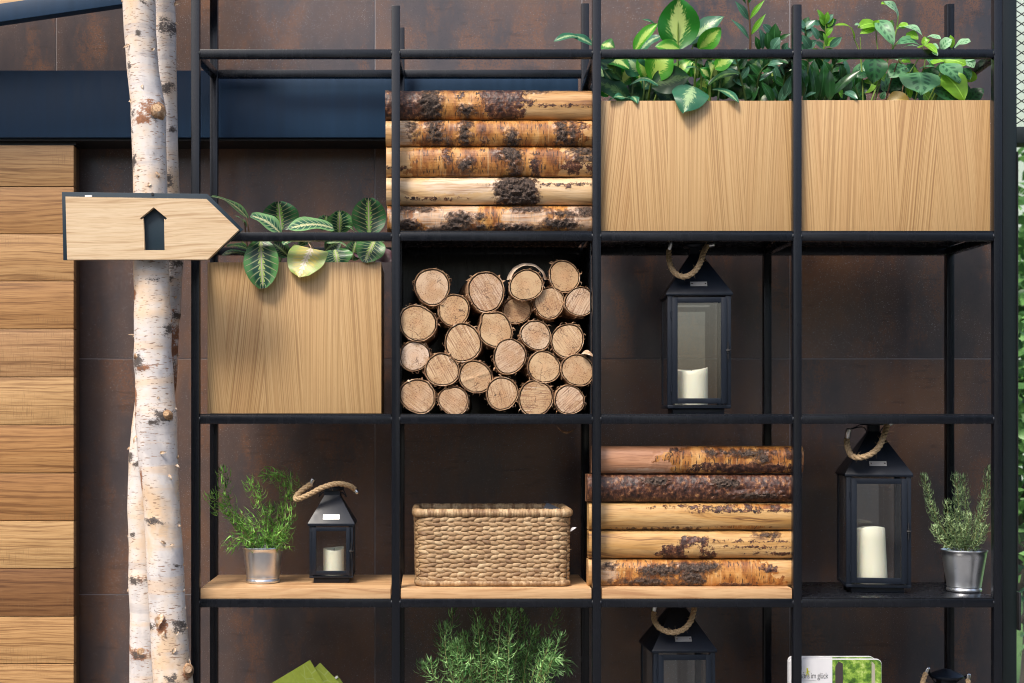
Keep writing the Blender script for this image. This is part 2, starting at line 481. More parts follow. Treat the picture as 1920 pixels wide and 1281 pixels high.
MAR_DARK = plant_mat('prayer_plant_leaf_dark', b_maranta((0.006, 0.030, 0.016), (0.035, 0.13, 0.045), (0.17, 0.32, 0.06), (0.28, 0.15, 0.12)))
MAR_MID = plant_mat('prayer_plant_leaf', b_maranta((0.008, 0.055, 0.032), (0.10, 0.28, 0.085), (0.38, 0.52, 0.15), (0.46, 0.34, 0.27)))
MAR_PALE = plant_mat('prayer_plant_leaf_pale', b_maranta((0.025, 0.11, 0.07), (0.20, 0.41, 0.16), (0.60, 0.64, 0.30), (0.52, 0.44, 0.34)))
MAR_YEL = plant_mat('prayer_plant_leaf_yellowing', b_maranta((0.55, 0.47, 0.10), (0.30, 0.42, 0.11), (0.66, 0.60, 0.42), (0.50, 0.36, 0.18)))
PURPLE = plant_mat('purple_leaf_underside', lambda M: M.mix(M.noise(M.obj(), 60.0, 2), (0.045, 0.006, 0.018), (0.09, 0.012, 0.035)))


def b_dumb(edge, pale, width):
    def f(M):
        u, v, a = leaf_uv(M)
        r = M.rnd()
        us = M.m('SUBTRACT', v, M.m('MULTIPLY', a, 0.35))
        n = M.noise(M.xyz(M.m('MULTIPLY', a, 4.0), M.m('MULTIPLY', us, 34.0), M.m('MULTIPLY', r, 50.0)), 1.0, 4, 0.65)
        n2 = M.noise(M.xyz(M.m('MULTIPLY', u, 60.0), M.m('MULTIPLY', v, 70.0), r), 1.0, 2)
        q = M.m('ADD', a, M.m('MULTIPLY', M.m('SUBTRACT', n, 0.5), 1.5))
        lim = M.m('MULTIPLY', M.m('SINE', M.m('MULTIPLY', v, 3.14)), width)
        ctr = M.step(M.m('SUBTRACT', q, lim), 0.12, -0.05)
        c = M.mix(M.m('MULTIPLY', ctr, 0.9), M.mix(n2, tuple(x * 0.75 for x in edge), tuple(x * 1.3 for x in edge)), pale)
        c = M.mix(M.m('LESS_THAN', a, 0.035), c, tuple(x * 0.9 for x in pale))
        return c
    return f


DUMB = plant_mat('dumb_cane_leaf', b_dumb((0.015, 0.17, 0.012), (0.55, 0.70, 0.22), 0.36))
DUMB_L = plant_mat('dumb_cane_leaf_light', b_dumb((0.055, 0.29, 0.015), (0.46, 0.66, 0.13), 0.36))
DUMB_B = plant_mat('dumb_cane_leaf_bluish', b_dumb((0.035, 0.16, 0.085), (0.42, 0.60, 0.30), 0.2))
DUMB_D = plant_mat('dumb_cane_leaf_dark', b_dumb((0.008, 0.055, 0.014), (0.10, 0.20, 0.05), 0.2))


def b_plain(c0, c1, rib=0.06):
    def f(M):
        u, v, a = leaf_uv(M)
        n = M.noise(M.xyz(M.m('MULTIPLY', u, 5.0), M.m('MULTIPLY', v, 7.0), M.m('MULTIPLY', M.rnd(), 50.0)), 1.0, 3)
        c = M.mix(n, c0, c1)
        return M.mix(M.m('MULTIPLY', M.m('LESS_THAN', a, rib), 0.6), c, tuple(x * 1.8 + 0.03 for x in c1))
    return f


ZAM = plant_mat('zamia_leaflet', b_plain((0.010, 0.055, 0.012), (0.024, 0.11, 0.026)), 0.25, 0.2)
ZAM_B = plant_mat('zamia_leaflet_sheen', b_plain((0.04, 0.13, 0.075), (0.08, 0.21, 0.13)), 0.25, 0.2)
ZAM_L = plant_mat('zamia_leaflet_young', b_plain((0.10, 0.33, 0.02), (0.18, 0.45, 0.035)), 0.3, 0.35)


def b_cal(base, blotch, hi):
    def f(M):
        u, v, a = leaf_uv(M)
        r = M.rnd()
        t = M.m('MULTIPLY', M.m('SUBTRACT', v, M.m('MULTIPLY', a, 0.22)), 5.0)
        fr = M.m('FRACT', t)
        n = M.noise(M.xyz(M.m('MULTIPLY', u, 9.0), M.m('MULTIPLY', v, 12.0), M.m('MULTIPLY', r, 40.0)), 1.0, 3)
        b1 = M.m('MULTIPLY', M.step(M.m('ABSOLUTE', M.m('SUBTRACT', a, 0.32)), 0.24, 0.1), M.step(M.m('ABSOLUTE', M.m('SUBTRACT', fr, 0.5)), 0.34, 0.2))
        c = M.mix(n, base, hi)
        c = M.mix(M.m('MULTIPLY', b1, 0.85), c, blotch)
        c = M.mix(M.m('LESS_THAN', a, 0.03), c, hi)
        return c
    return f


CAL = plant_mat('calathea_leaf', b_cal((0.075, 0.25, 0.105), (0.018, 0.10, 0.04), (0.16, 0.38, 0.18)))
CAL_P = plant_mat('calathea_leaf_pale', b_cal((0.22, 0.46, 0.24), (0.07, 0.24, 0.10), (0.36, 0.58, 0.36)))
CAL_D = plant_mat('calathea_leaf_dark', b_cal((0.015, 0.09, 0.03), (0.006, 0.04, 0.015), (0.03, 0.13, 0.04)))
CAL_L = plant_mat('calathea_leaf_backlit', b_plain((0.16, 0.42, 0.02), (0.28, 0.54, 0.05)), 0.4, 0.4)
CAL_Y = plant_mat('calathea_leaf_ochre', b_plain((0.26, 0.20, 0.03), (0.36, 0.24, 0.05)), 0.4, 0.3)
STEM_L = plant_mat('pale_green_stem', lambda M: M.mix(M.noise(M.obj(), 70.0, 2), (0.16, 0.28, 0.05), (0.30, 0.42, 0.10)))
STEM_D = plant_mat('dark_green_stem', lambda M: M.mix(M.noise(M.obj(), 70.0, 2), (0.03, 0.08, 0.02), (0.09, 0.15, 0.04)))
STEM_B = plant_mat('brown_stem', lambda M: M.mix(M.noise(M.obj(), 70.0, 2), (0.10, 0.05, 0.03), (0.2, 0.12, 0.06)))
SPRIG = plant_mat('woody_rosemary_stem', lambda M: M.mix(M.noise(M.obj(), 90.0, 2), (0.26, 0.30, 0.10), (0.42, 0.38, 0.18)))


def needle_mat(name, a, b):
    return plant_mat(name, lambda M: M.ramp(M.n('Attribute', attribute_name='tone').outputs['Fac'], [(0.1, a), (0.55, b), (0.9, tuple(min(1, x * 1.7 + 0.04) for x in b))]), 0.4, 0.3)


NEEDLE_A = needle_mat('rosemary_needle_bright', (0.04, 0.15, 0.02), (0.20, 0.42, 0.075))
NEEDLE_B = needle_mat('rosemary_needle_silvery', (0.06, 0.13, 0.045), (0.32, 0.43, 0.21))
NEEDLE_C = needle_mat('rosemary_needle_green', (0.05, 0.18, 0.045), (0.29, 0.50, 0.19))
SOIL = Mat('dark_soil', 0.95)
SOIL.set(Base_Color=SOIL.ramp(SOIL.noise(SOIL.obj(), 150.0, 3), [(0.3, (0.008, 0.006, 0.005)), (0.7, (0.035, 0.025, 0.018))]))
SOIL.bump(SOIL.noise(SOIL.obj(), 90.0, 3), 0.8, 0.006)
SOIL = SOIL.mat


def mat_zinc():
    M = Mat('galvanised_zinc', 0.3, 0.95)
    o = M.obj()
    n = M.noise(o, 35.0, 4, 0.6)
    br = M.noise(M.scaled(o, 4, 4, 300), 1.0, 2)
    M.set(Base_Color=M.mix(n, (0.60, 0.62, 0.65), (0.80, 0.82, 0.85)), Roughness=M.m('MULTIPLY_ADD', n, 0.25, M.m('MULTIPLY_ADD', br, 0.12, 0.13)))
    M.bump(M.m('ADD', br, n), 0.05, 0.001)
    return M.mat


ZINC = mat_zinc()
CHROME = Mat('bright_ferrule_metal', 0.22, 1.0)
CHROME.set(Base_Color=(0.7, 0.69, 0.67))
CHROME = CHROME.mat
LABEL = Mat('engraved_tin_plate', 0.35, 0.6)
LABEL.set(Base_Color=LABEL.mix(LABEL.noise(LABEL.obj(), 90.0, 3), (0.42, 0.41, 0.39), (0.62, 0.61, 0.59)))
LABEL = LABEL.mat


def mat_glass():
    M = Mat('clear_glass')
    tr = M.n('BsdfTransparent', {'Color': (0.97, 0.98, 0.98)})
    gl = M.n('BsdfGlossy', {'Color': (1, 1, 1), 'Roughness': 0.02})
    fr = M.n('LayerWeight', {'Blend': 0.5}).outputs['Facing']
    mx = M.n('MixShader', {0: M.m('MULTIPLY_ADD', M.m('POWER', fr, 5.0), 0.9, 0.05, True)})
    M.t.links.new(tr.outputs[0], mx.inputs[1])
    M.t.links.new(gl.outputs[0], mx.inputs[2])
    M.t.links.new(mx.outputs[0], M.out.inputs[0])
    return M.mat


GLASS = mat_glass()
WAX = Mat('ivory_wax', 0.45)
WAX.set(Base_Color=(0.86, 0.83, 0.66), Subsurface_Weight=0.25, Subsurface_Radius=(0.02, 0.014, 0.008), Subsurface_Scale=0.5)
WAX = WAX.mat


def mat_rope():
    M = Mat('hemp_rope', 0.85)
    n = M.noise(M.obj(), 400.0, 3, 0.6)
    M.set(Base_Color=M.ramp(n, [(0.3, (0.26, 0.16, 0.075)), (0.5, (0.47, 0.325, 0.175)), (0.7, (0.63, 0.47, 0.29))]))
    M.bump(n, 0.6, 0.0015)
    return M.mat


ROPE = mat_rope()


def mat_wicker():
    M = Mat('dried_water_hyacinth', 0.6)
    u, v = M.uv()
    t = M.attr('tone')
    n = M.noise(M.xyz(M.m('MULTIPLY', u, 3.0), M.m('MULTIPLY', v, 26.0), M.m('MULTIPLY', t, 90.0)), 1.0, 3, 0.6)
    c = M.ramp(t, [(0.0, (0.19, 0.105, 0.048)), (0.5, (0.35, 0.22, 0.108)), (1.0, (0.50, 0.355, 0.20))])
    c = M.mix(M.m('MULTIPLY', M.step(n, 0.48, 0.7), 0.7), c, (0.17, 0.085, 0.04))
    c = M.mix(M.m('MULTIPLY', M.step(n, 0.42, 0.3), 0.4), c, (0.62, 0.48, 0.33))
    M.set(Base_Color=c)
    M.bump(n, 0.5, 0.0015)
    return M.mat


WICKER = mat_wicker()
DARK_IN = Mat('dark_interior', 0.9)
DARK_IN.set(Base_Color=(0.06, 0.04, 0.025))
DARK_IN = DARK_IN.mat


def flat(name, c, rough=0.5, metal=0.0):
    M = Mat(name, rough, metal)
    n = M.noise(M.obj(), 40.0, 3)
    M.set(Base_Color=M.mix(n, tuple(v * 0.9 for v in c), tuple(min(1, v * 1.08) for v in c)))
    return M.mat


BLACK = flat('near_black', (0.012, 0.012, 0.014), 0.5)
BOOK = flat('dark_blue_cover', (0.045, 0.055, 0.075), 0.35)
WHITE = flat('white_paper', (0.62, 0.62, 0.64), 0.6)
INK = flat('grey_ink', (0.06, 0.06, 0.065), 0.6)
LOGO = flat('yellow_green_ink', (0.50, 0.52, 0.02), 0.6)
WIRE = flat('dark_wire', (0.012, 0.022, 0.022), 0.5)


def mat_green_card():
    M = Mat('olive_green_card', 0.45)
    o = M.obj()
    x, y, z = M.sep(o)
    n = M.noise(o, 120.0, 2)
    tri = M.n('TexVoronoi', {'Vector': M.scaled(o, 60, 60, 26), 'Scale': 1.0}, feature='DISTANCE_TO_EDGE').outputs[0]
    line = M.m('MULTIPLY', M.step(tri, 0.05, 0.02), M.step(M.noise(o, 22.0, 1), 0.52, 0.6))
    c = M.mix(n, (0.13, 0.17, 0.016), (0.20, 0.25, 0.025))
    c = M.mix(M.m('MULTIPLY', line, 0.1), c, (0.5, 0.62, 0.5))
    M.set(Base_Color=c)
    return M.mat


GREEN_CARD = mat_green_card()


def mat_forest_print():
    M = Mat('printed_forest_picture', 0.35)
    o = M.obj()
    n = M.noise(o, 42.0, 5, 0.65)
    n2 = M.noise(o, 110.0, 3, 0.6)
    c = M.ramp(n, [(0.30, (0.012, 0.03, 0.008)), (0.44, (0.07, 0.16, 0.02)), (0.55, (0.22, 0.36, 0.05)), (0.64, (0.45, 0.55, 0.18)), (0.74, (0.8, 0.85, 0.72))])
    c = M.mix(M.m('MULTIPLY', M.step(n2, 0.58, 0.7), 0.5), c, (0.03, 0.07, 0.015))
    M.set(Base_Color=c)
    return M.mat


FOREST = mat_forest_print()
TRUNK_INK = flat('printed_dark_trunk', (0.045, 0.035, 0.035), 0.4)
TRUNK_INK_L = flat('printed_pale_trunk', (0.36, 0.33, 0.26), 0.4)


def mat_paving():
    M = Mat('grey_concrete_paving', 0.85)
    o = M.obj()
    n = M.noise(o, 3.0, 5)
    n2 = M.noise(o, 90.0, 3)
    br = M.n('TexBrick', {'Vector': o, 'Scale': 2.0, 'Mortar Size': 0.012, 'Color1': (0.095, 0.093, 0.09), 'Color2': (0.12, 0.116, 0.11), 'Mortar': (0.05, 0.048, 0.045)})
    c = M.mix(M.m('MULTIPLY', n, 0.5), br.outputs[0], (0.085, 0.083, 0.08))
    c = M.mix(M.m('MULTIPLY', n2, 0.3), c, (0.07, 0.068, 0.066))
    M.set(Base_Color=c)
    return M.mat


PAVING = mat_paving()
LAWN = Mat('mown_grass', 0.9)
LAWN.set(Base_Color=LAWN.mix(LAWN.noise(LAWN.obj(), 30.0, 4), (0.04, 0.10, 0.02), (0.09, 0.18, 0.04)))
LAWN = LAWN.mat
CROWN = needle_mat('garden_leaf', (0.03, 0.10, 0.025), (0.12, 0.27, 0.06))
CROWN_D = needle_mat('street_tree_leaf', (0.02, 0.06, 0.015), (0.06, 0.14, 0.035))
TREE_BARK = flat('grey_brown_bark', (0.10, 0.08, 0.06), 0.9)


# ------------------------------------------------------------------ mesh helpers
class MB:
    def __init__(s):
        s.v, s.f, s.uv, s.at = [], [], {}, {}

    def add(s, vs, fs, uvs=None, tone=None):
        b = len(s.v)
        s.v += [Vector(p) for p in vs]
        s.f += [tuple(i + b for i in f) for f in fs]
        if uvs:
            for i, q in enumerate(uvs):
                s.uv[b + i] = q
        if tone is not None:
            for i in range(len(vs)):
                s.at.setdefault('tone', {})[b + i] = tone
        return b

    def box(s, x0, x1, y0, y1, z0, z1):
        s.add([(x0, y0, z0), (x1, y0, z0), (x1, y1, z0), (x0, y1, z0), (x0, y0, z1), (x1, y0, z1), (x1, y1, z1), (x0, y1, z1)],
              [(0, 3, 2, 1), (4, 5, 6, 7), (0, 1, 5, 4), (1, 2, 6, 5), (2, 3, 7, 6), (3, 0, 4, 7)])
        return s

    def prism(s, poly, y0, y1):
        """poly in (x, z) seen from -y, extruded from y0 (front) to y1"""
        n = len(poly)
        vs = [(x, y0, z) for x, z in poly] + [(x, y1, z) for x, z in poly]
        fs = [tuple(range(n)), tuple(range(2 * n - 1, n - 1, -1))]
        fs += [(i, i + n, (i + 1) % n + n, (i + 1) % n) for i in range(n)]
        s.add(vs, fs)
        return s

    def tube(s, pts, rad, sides=8, caps=True, closed=False, uvscale=None, tone=None, fn=None):
        pts = [Vector(p) for p in pts]
        n = len(pts)
        rad = rad if isinstance(rad, (list, tuple)) else [rad] * n
        vs, uvs = [], []
        prev = None
        L = 0.0
        for i in range(n):
            a = pts[(i - 1) % n] if closed else pts[max(0, i - 1)]
            b = pts[(i + 1) % n] if closed else pts[min(n - 1, i + 1)]
            t = (b - a)
            t = t.normalized() if t.length > 1e-9 else Vector((0, 0, 1))
            if prev is None:
                up = Vector((0, 0, 1)) if abs(t.z) < 0.9 else Vector((0, -1, 0))
                nn = t.cross(up).normalized()
            else:
                nn = (prev - t * prev.dot(t)).normalized()
            prev = nn
            bb = t.cross(nn)
            if i:
                L += (pts[i] - pts[i - 1]).length
            for k in range(sides):
                an = 2 * math.pi * k / sides
                r = rad[i] * (fn(i, an, L) if fn else 1.0)
                vs.append(pts[i] + (nn * math.cos(an) + bb * math.sin(an)) * r)
                uvs.append((k / sides, L))
        fs = []
        m = n if closed else n - 1
        for i in range(m):
            j = (i + 1) % n
            for k in range(sides):
                k2 = (k + 1) % sides
                fs.append((i * sides + k, i * sides + k2, j * sides + k2, j * sides + k))
        if caps and not closed:
            fs.append(tuple(range(sides - 1, -1, -1)))
            fs.append(tuple((n - 1) * sides + k for k in range(sides)))
        s.add(vs, fs, uvs, tone)
        return s

    def lathe(s, prof, c, sides=40, close=True):
        """prof: (radius, z) from outside bottom round; c: centre"""
        vs, fs = [], []
        for r, z in prof:
            for k in range(sides):
                a = 2 * math.pi * k / sides
                vs.append((c[0] + r * math.cos(a), c[1] + r * math.sin(a), c[2] + z))
        for i in range(len(prof) - 1):
            for k in range(sides):
                k2 = (k + 1) % sides
                fs.append((i * sides + k, i * sides + k2, (i + 1) * sides + k2, (i + 1) * sides + k))
        if close:
            fs.append(tuple(range(sides - 1, -1, -1)))
        s.add(vs, fs)
        return s

    def leaf(s, base, tip, width, face=(0, -0.8, 0.6), bow=0.15, cup=0.15, shape='oval', wave=0.0, tone=None, nl=8, nw=4, seed=0.0):
        base, tip, face = Vector(base), Vector(tip), Vector(face)
        ax = tip - base
        L = ax.length
        ax = ax / L
        side = ax.cross(face).normalized()
        nor = side.cross(ax).normalized()
        vs, uvs = [], []
        for i in range(nl + 1):
            v = i / nl
            mid = base + ax * (L * v) + nor * (bow * L * math.sin(math.pi * v) - 0.4 * abs(bow) * L * v * v * 0)
            if shape == 'oval':
                wd = math.sin(math.pi * min(1, 0.02 + 0.98 * v) ** 0.85) ** 0.72
            elif shape == 'heart':
                wd = (math.sin(math.pi * (0.13 + 0.87 * v) ** 0.75) ** 0.8) if v < 0.985 else 0.02
                if v == 0:
                    wd = 0.55
            elif shape == 'shield':
                wd = (1 - v ** 2.8) ** 0.5 * (0.93 + 0.07 * math.sin(math.pi * v)) if v < 1 else 0.02
            elif shape == 'round':
                wd = math.sin(math.pi * (0.03 + 0.95 * v) ** 0.95) ** 0.52
            elif shape == 'lance':
                wd = math.sin(math.pi * v ** 0.9) ** 1.1
            else:  # taper: rounded base, drawn-out tip
                wd = math.sin(math.pi * v ** 0.62) ** 0.9
            wd = max(wd, 0.02)
            for j in range(nw + 1):
                u = -1 + 2 * j / nw
                p = mid + side * (u * wd * width / 2) + nor * (cup * width * 0.5 * u * u * wd)
                if wave:
                    p += nor * wave * width * abs(u) * math.sin(v * 9 + u * 2 + seed * 7)
                vs.append(p)
                uvs.append((j / nw, v))
        fs = []
        for i in range(nl):
            for j in range(nw):
                a = i * (nw + 1) + j
                fs.append((a, a + 1, a + nw + 2, a + nw + 1))
        s.add(vs, fs, uvs, tone)
        return s


def finish(me, m, smooth):
    me.materials.append(m)
    if smooth:
        me.shade_smooth()
        if isinstance(smooth, float):
            me.set_sharp_from_angle(angle=R(smooth))


def build(name, mb, m, parent=None, smooth=False, world=True, bevel=0.0, origin=None):
    """links the builder's shapes as ONE mesh object; world=True: coordinates are world coordinates (parents are never scaled)"""
    off = Vector((0, 0, 0))
    if parent is not None and world:
        q = parent
        while q is not None:
            off += q.location
            q = q.parent
    loc = Vector((0, 0, 0))
    if origin is not None:
        loc = Vector(origin) - off
        off = Vector(origin)
    me = bpy.data.meshes.new(name)
    me.from_pydata([p - off for p in mb.v], [], mb.f)
    if mb.uv:
        ul = me.uv_layers.new(name='UVMap')
        for lp in me.loops:
            ul.data[lp.index].uv = mb.uv.get(lp.vertex_index, (0, 0))
    for an, d in mb.at.items():
        a = me.attributes.new(an, 'FLOAT', 'POINT')
        for i, val in d.items():
            a.data[i].value = val
    if bevel:
        bm = bmesh.new()
        bm.from_mesh(me)
        bmesh.ops.bevel(bm, geom=list(bm.edges), offset=bevel, segments=2, profile=0.6, affect='EDGES', clamp_overlap=True)
        bm.to_mesh(me)
        bm.free()
    finish(me, m, (35.0 if bevel and not smooth else smooth))
    o = bpy.data.objects.new(name, me)
    C.objects.link(o)
    o.location = loc
    if parent is not None:
        o.parent = parent
    return o


def tag(o, label=None, cat=None, group=None, kind=None):
    for k, v in (('label', label), ('category', cat), ('group', group), ('kind', kind)):
        if v:
            o[k] = v
    return o


def thing(name, loc, label, cat, group=None, rz=0.0):
    o = bpy.data.objects.new(name, None)
    o.empty_display_size = 0.05
    C.objects.link(o)
    o.location = loc
    o.rotation_euler = (0, 0, rz)
    return tag(o, label, cat, group)


def catmull(pts, n=8):
    pts = [Vector(p) for p in pts]
    out = []
    for i in range(len(pts) - 1):
        p0, p1, p2, p3 = pts[max(0, i - 1)], pts[i], pts[i + 1], pts[min(len(pts) - 1, i + 2)]
        for k in range(n):
            t = k / n
            out.append(0.5 * ((2 * p1) + (p2 - p0) * t + (2 * p0 - 5 * p1 + 4 * p2 - p3) * t * t + (3 * p1 - p0 - 3 * p2 + p3) * t ** 3))
    out.append(pts[-1])
    return out


def fb(x, y, z, oc=3):
    return mnoise.fractal(Vector((x, y, z)), 0.8, 2.0, oc)


# ================================================================== LARGE STRUCTURE
YW = 0.47          # face of the tiled wall
g = MB()
g.box(-60, 60, -60, 120, -0.3, 0)
tag(build('ground', g, PAVING), kind='structure')
g = MB()
g.box(2.2, 40, 1.2, 60, -0.01, 0.012)
tag(build('lawn', g, LAWN), kind='structure')

g = MB()
g.box(-60, 60, -60, -5.2, -0.2, 0.004)
ASPH = Mat('dark_asphalt', 0.8)
ASPH.set(Base_Color=ASPH.mix(ASPH.noise(ASPH.obj(), 60.0, 4), (0.03, 0.03, 0.032), (0.065, 0.064, 0.063)))
tag(build('road', g, ASPH.mat), kind='structure')

# ---- tiled wall
wall = thing('tiled_wall', (PX(800, YW), YW + 0.1, 0), 'dark wall of large rusty brown tiles behind the shelf unit', 'wall')
XR = PX(1895, YW)
core = MB().box(-4.6, XR, YW + 0.0016, YW + 0.22, 0, 3.4)
build('wall_core', core, GROUT, wall)
cols = [-3400, -1850, -1455, -1065, -675, -285, 105, 313, 703, 1091, 1481, 1871]
cx = [max(-4.6, PX(c, YW)) for c in cols if PX(c, YW) > -4.7] + [XR]
rz_ = [0.0] + [PZ(r, YW) for r in (1557, 1115, 673, 231, -211, -653)] + [3.4]
for i in range(len(cx) - 1):
    for j in range(len(rz_) - 1):
        if rz_[j + 1] - rz_[j] < 0.02 or cx[i + 1] - cx[i] < 0.004:
            continue
        t = MB().box(cx[i] + 0.0014, cx[i + 1] - 0.0014, YW + random.uniform(-0.0006, 0.0006), YW + 0.0015, rz_[j] + 0.0014, rz_[j + 1] - 0.0014)
        build('wall_tile', t, TILE, wall)

# ---- navy beam that carries the sliding door
yb = 0.345
beam = thing('steel_beam', (PX(400, yb), yb, PZ(262, yb)), 'long navy blue box beam across the tiled wall above the plank door', 'beam')
bm_ = MB().box(-4.5, PX(1084, yb), yb, YW - 0.001, PZ(258, yb), PZ(132, yb))
build('beam_casing', bm_, NAVY, beam, bevel=0.002)
bm_ = MB().box(-4.5, PX(1082, yb), yb + 0.012, YW - 0.001, PZ(262, yb), PZ(258.4, yb))
build('beam_rail', bm_, BLACK, beam)

# ---- sliding door of oak planks
yd = 0.362
door = thing('plank_door', (PX(0, yd), yd, 0.02), 'sliding door of horizontal rough oak planks under the navy beam', 'door')
edges = [272, 350, 438.5, 527, 617, 707, 797, 887, 977, 1066, 1156, 1245, 1335, 1425, 1515, 1605, 1695, 1785]
PLANK_TONE = [(.92, .88, .82), (.88, .78, .66), (1.02, .98, .92), (.90, .80, .68), (.92, .88, .90), (1.12, 1.14, 1.14), (.90, .78, .64), (.80, .67, .53), (1.12, 1.14, 1.12), (.50, .39, .32), (1.10, 1.06, 1.0), (1.06, 1.02, .96)]
xl, xr = PX(-620, yd), PX(138, yd)
for a, b in zip(edges[:-1], edges[1:]):
    z1, z0 = PZ(a, yd), max(0.03, PZ(b, yd))
    q = MB().box(xl, xr, yd + random.uniform(0, 0.0022), yd + 0.03, z0 + 0.0009, z1 - 0.0009)
    pl = build('plank', q, OAK_DOOR, door, bevel=0.0012, origin=(random.uniform(-3, 3), yd, (z0 + z1) / 2))
    pl.color = (*PLANK_TONE[edges.index(a) % len(PLANK_TONE)], 1)
q = MB().box(xl, xr - 0.0005, yd + 0.0302, yd + 0.062, 0.03, PZ(273, yd))
build('door_back', q, EDGE_BROWN, door)
q = MB().box(xl - 0.3, PX(140, yd), yd + 0.012, yd + 0.06, PZ(270.5, yd), PZ(263.5, yd))
build('dark_gap_strip', q, BLACK, door)  # black strip stands in for the shade in the gap over the door

# ---- sloping eave in the top left corner
ye = 0.16
eave = thing('roof_eave', P(0, 30, ye), 'sloping navy eave with a pale wooden soffit above the plank door', 'roof')
A, B = (-900, 172), (420, -20)
poly = [(PX(x, ye), PZ(y, ye)) for x, y in (A, B, (420, -55), (-900, 139))]
build('fascia', MB().prism(poly, ye, ye + 0.035), NAVY, eave, bevel=0.0015)
for k in range(4):
    h0, h1 = 36 + 46 * k, 36 + 46 * (k + 1) - 1.2
    poly = [(PX(x, ye), PZ(y, ye)) for x, y in ((-900, 172 - h0), (420, -20 - h0), (420, -20 - h1), (-900, 172 - h1))]
    build('soffit_board', MB().prism(poly, ye + 0.012 + 0.002 * (k % 2), ye + 0.035), SOFFIT, eave)

# ---- glazed door frame at the right
yf = 0.05
gd = thing('glazed_door', (PX(1900, yf), yf, 0), 'dark framed glazed door with wire mesh beside the right end of the shelf', 'door')
xa, xb = PX(1880.5, yf), PX(1906.5, yf)
build('stile', MB().box(xa, xb, yf, yf + 0.05, 0.0, 3.1), FRAME_DARK, gd, bevel=0.0015)
xe = xb + 0.95
build('transom', MB().box(xb + 0.0005, xe, yf + 0.002, yf + 0.06, PZ(268, yf), PZ(237, yf)), FRAME_DARK, gd, bevel=0.002)
build('stile', MB().box(xe + 0.0005, xe + 0.06, yf, yf + 0.06, 0, 3.1), FRAME_DARK, gd, bevel=0.002)
build('bottom_rail', MB().box(xb + 0.0005, xe, yf + 0.002, yf + 0.06, 0.0, 0.12), FRAME_DARK, gd, bevel=0.002)
build('glass_pane', MB().box(xb + 0.001, xe - 0.001, yf + 0.035, yf + 0.041, 0.121, PZ(268, yf) - 0.001), GLASS, gd)
build('glass_pane', MB().box(xb + 0.001, xe - 0.001, yf + 0.035, yf + 0.041, PZ(237, yf) + 0.001, 3.1), GLASS, gd)
wm = MB()
z0, z1, cell, rise = PZ(232, yf), 2.9, W(27, yf), W(18.2, yf)
k = -60
hh = xe - xb
while k < 140:
    zs = z0 + k * rise
    for sgn in (1, -1):
        a = Vector((xb + 0.002, yf + 0.018 + (0.0015 if sgn > 0 else 0), zs))
        dz = hh * (rise / 2) / (W(13.5, yf)) * sgn
        b = a + Vector((hh, 0, dz))
        t0, t1 = 0.0, 1.0
        lo, hi = z0, z1
        for lim, s_ in ((lo, 1), (hi, -1)):
            fa, fb_ = s_ * (a.z - lim), s_ * (b.z - lim)
            if fa < 0 and fb_ < 0:
                t0 = 2
            elif fa < 0:
                t0 = max(t0, fa / (fa - fb_))
            elif fb_ < 0:
                t1 = min(t1, fa / (fa - fb_))
        if t0 < t1:
            wm.tube([a.lerp(b, t0), a.lerp(b, t1)], 0.0012, 4)
    k += 1
build('wire_mesh', wm, WIRE, gd)['kind'] = 'stuff'
hg = MB().box(xb + 0.0003, xb + W(4, yf), yf - 0.012, yf + 0.03, PZ(1181, yf), PZ(1110, yf))
build('hinge', hg, BLACK, gd, bevel=0.001)
hg = MB().box(xb + 0.0003, xb + W(1.6, yf), yf - 0.004, yf + 0.02, PZ(1108, yf), PZ(285, yf))
build('weather_strip', hg, BLACK, gd)


# ---- foliage beyond the glass and across the street
def leaf_cloud(name, centre, rad, n, size, mat, parent=None, seed=0, trunk_r=0.0):
    rr = random.Random(seed)
    mb = MB()
    lobes = [(Vector((rr.uniform(-0.6, 0.6) * rad[0], rr.uniform(-0.6, 0.6) * rad[1], rr.uniform(-0.6, 0.6) * rad[2])), rr.uniform(0.35, 0.6)) for _ in range(9)]
    for _ in range(n):
        c, k = rr.choice(lobes)
        d = Vector((rr.gauss(0, 1), rr.gauss(0, 1), rr.gauss(0, 1))).normalized()
        rad_ = k * (rr.random() ** 0.35)
        p = Vector(centre) + c + Vector((d.x * rad[0], d.y * rad[1], d.z * rad[2])) * rad_
        ax = Vector((rr.gauss(0, 1), rr.gauss(0, 1), rr.gauss(0, 0.6) - 0.3)).normalized()
        face = Vector((rr.gauss(0, 1), rr.gauss(0, 1), rr.gauss(0.6, 1)))
        mb.leaf(p, p + ax * size * rr.uniform(0.7, 1.3), size * 0.55, face, 0.1, 0.2, 'oval', tone=rr.random(), nl=3, nw=2)
    o = build(name, mb, mat, parent, smooth=True)
    return o


def garden_shrub(x, y, h, r, n, size, label, cat, mat, seed, tr=0.03, crown0=0.25, group=None, name='garden_shrub'):
    t = thing(name, (x, y, 0), label, cat, group)
    hw = h * (1 - crown0) / 2
    o = leaf_cloud('crown', (x, y, h - hw), (r, r, hw * 1.15), n, size, mat, t, seed)
    o['kind'] = 'stuff'
    q = MB().tube(catmull([(x, y, 0), (x + 0.03, y, h * 0.3), (x - 0.04, y + 0.05, h * 0.7)], 4), [tr * (1 - 0.06 * i) for i in range(9)], 8)
    for k_ in range(5):
        a = k_ * 1.3
        q.tube([(x, y, h * (0.25 + 0.08 * k_)), (x + math.cos(a) * r * 0.6, y + math.sin(a) * r * 0.6, h * (0.5 + 0.08 * k_))], [tr * 0.6, tr * 0.2], 6)
    build('trunk', q, TREE_BARK, t, smooth=True)


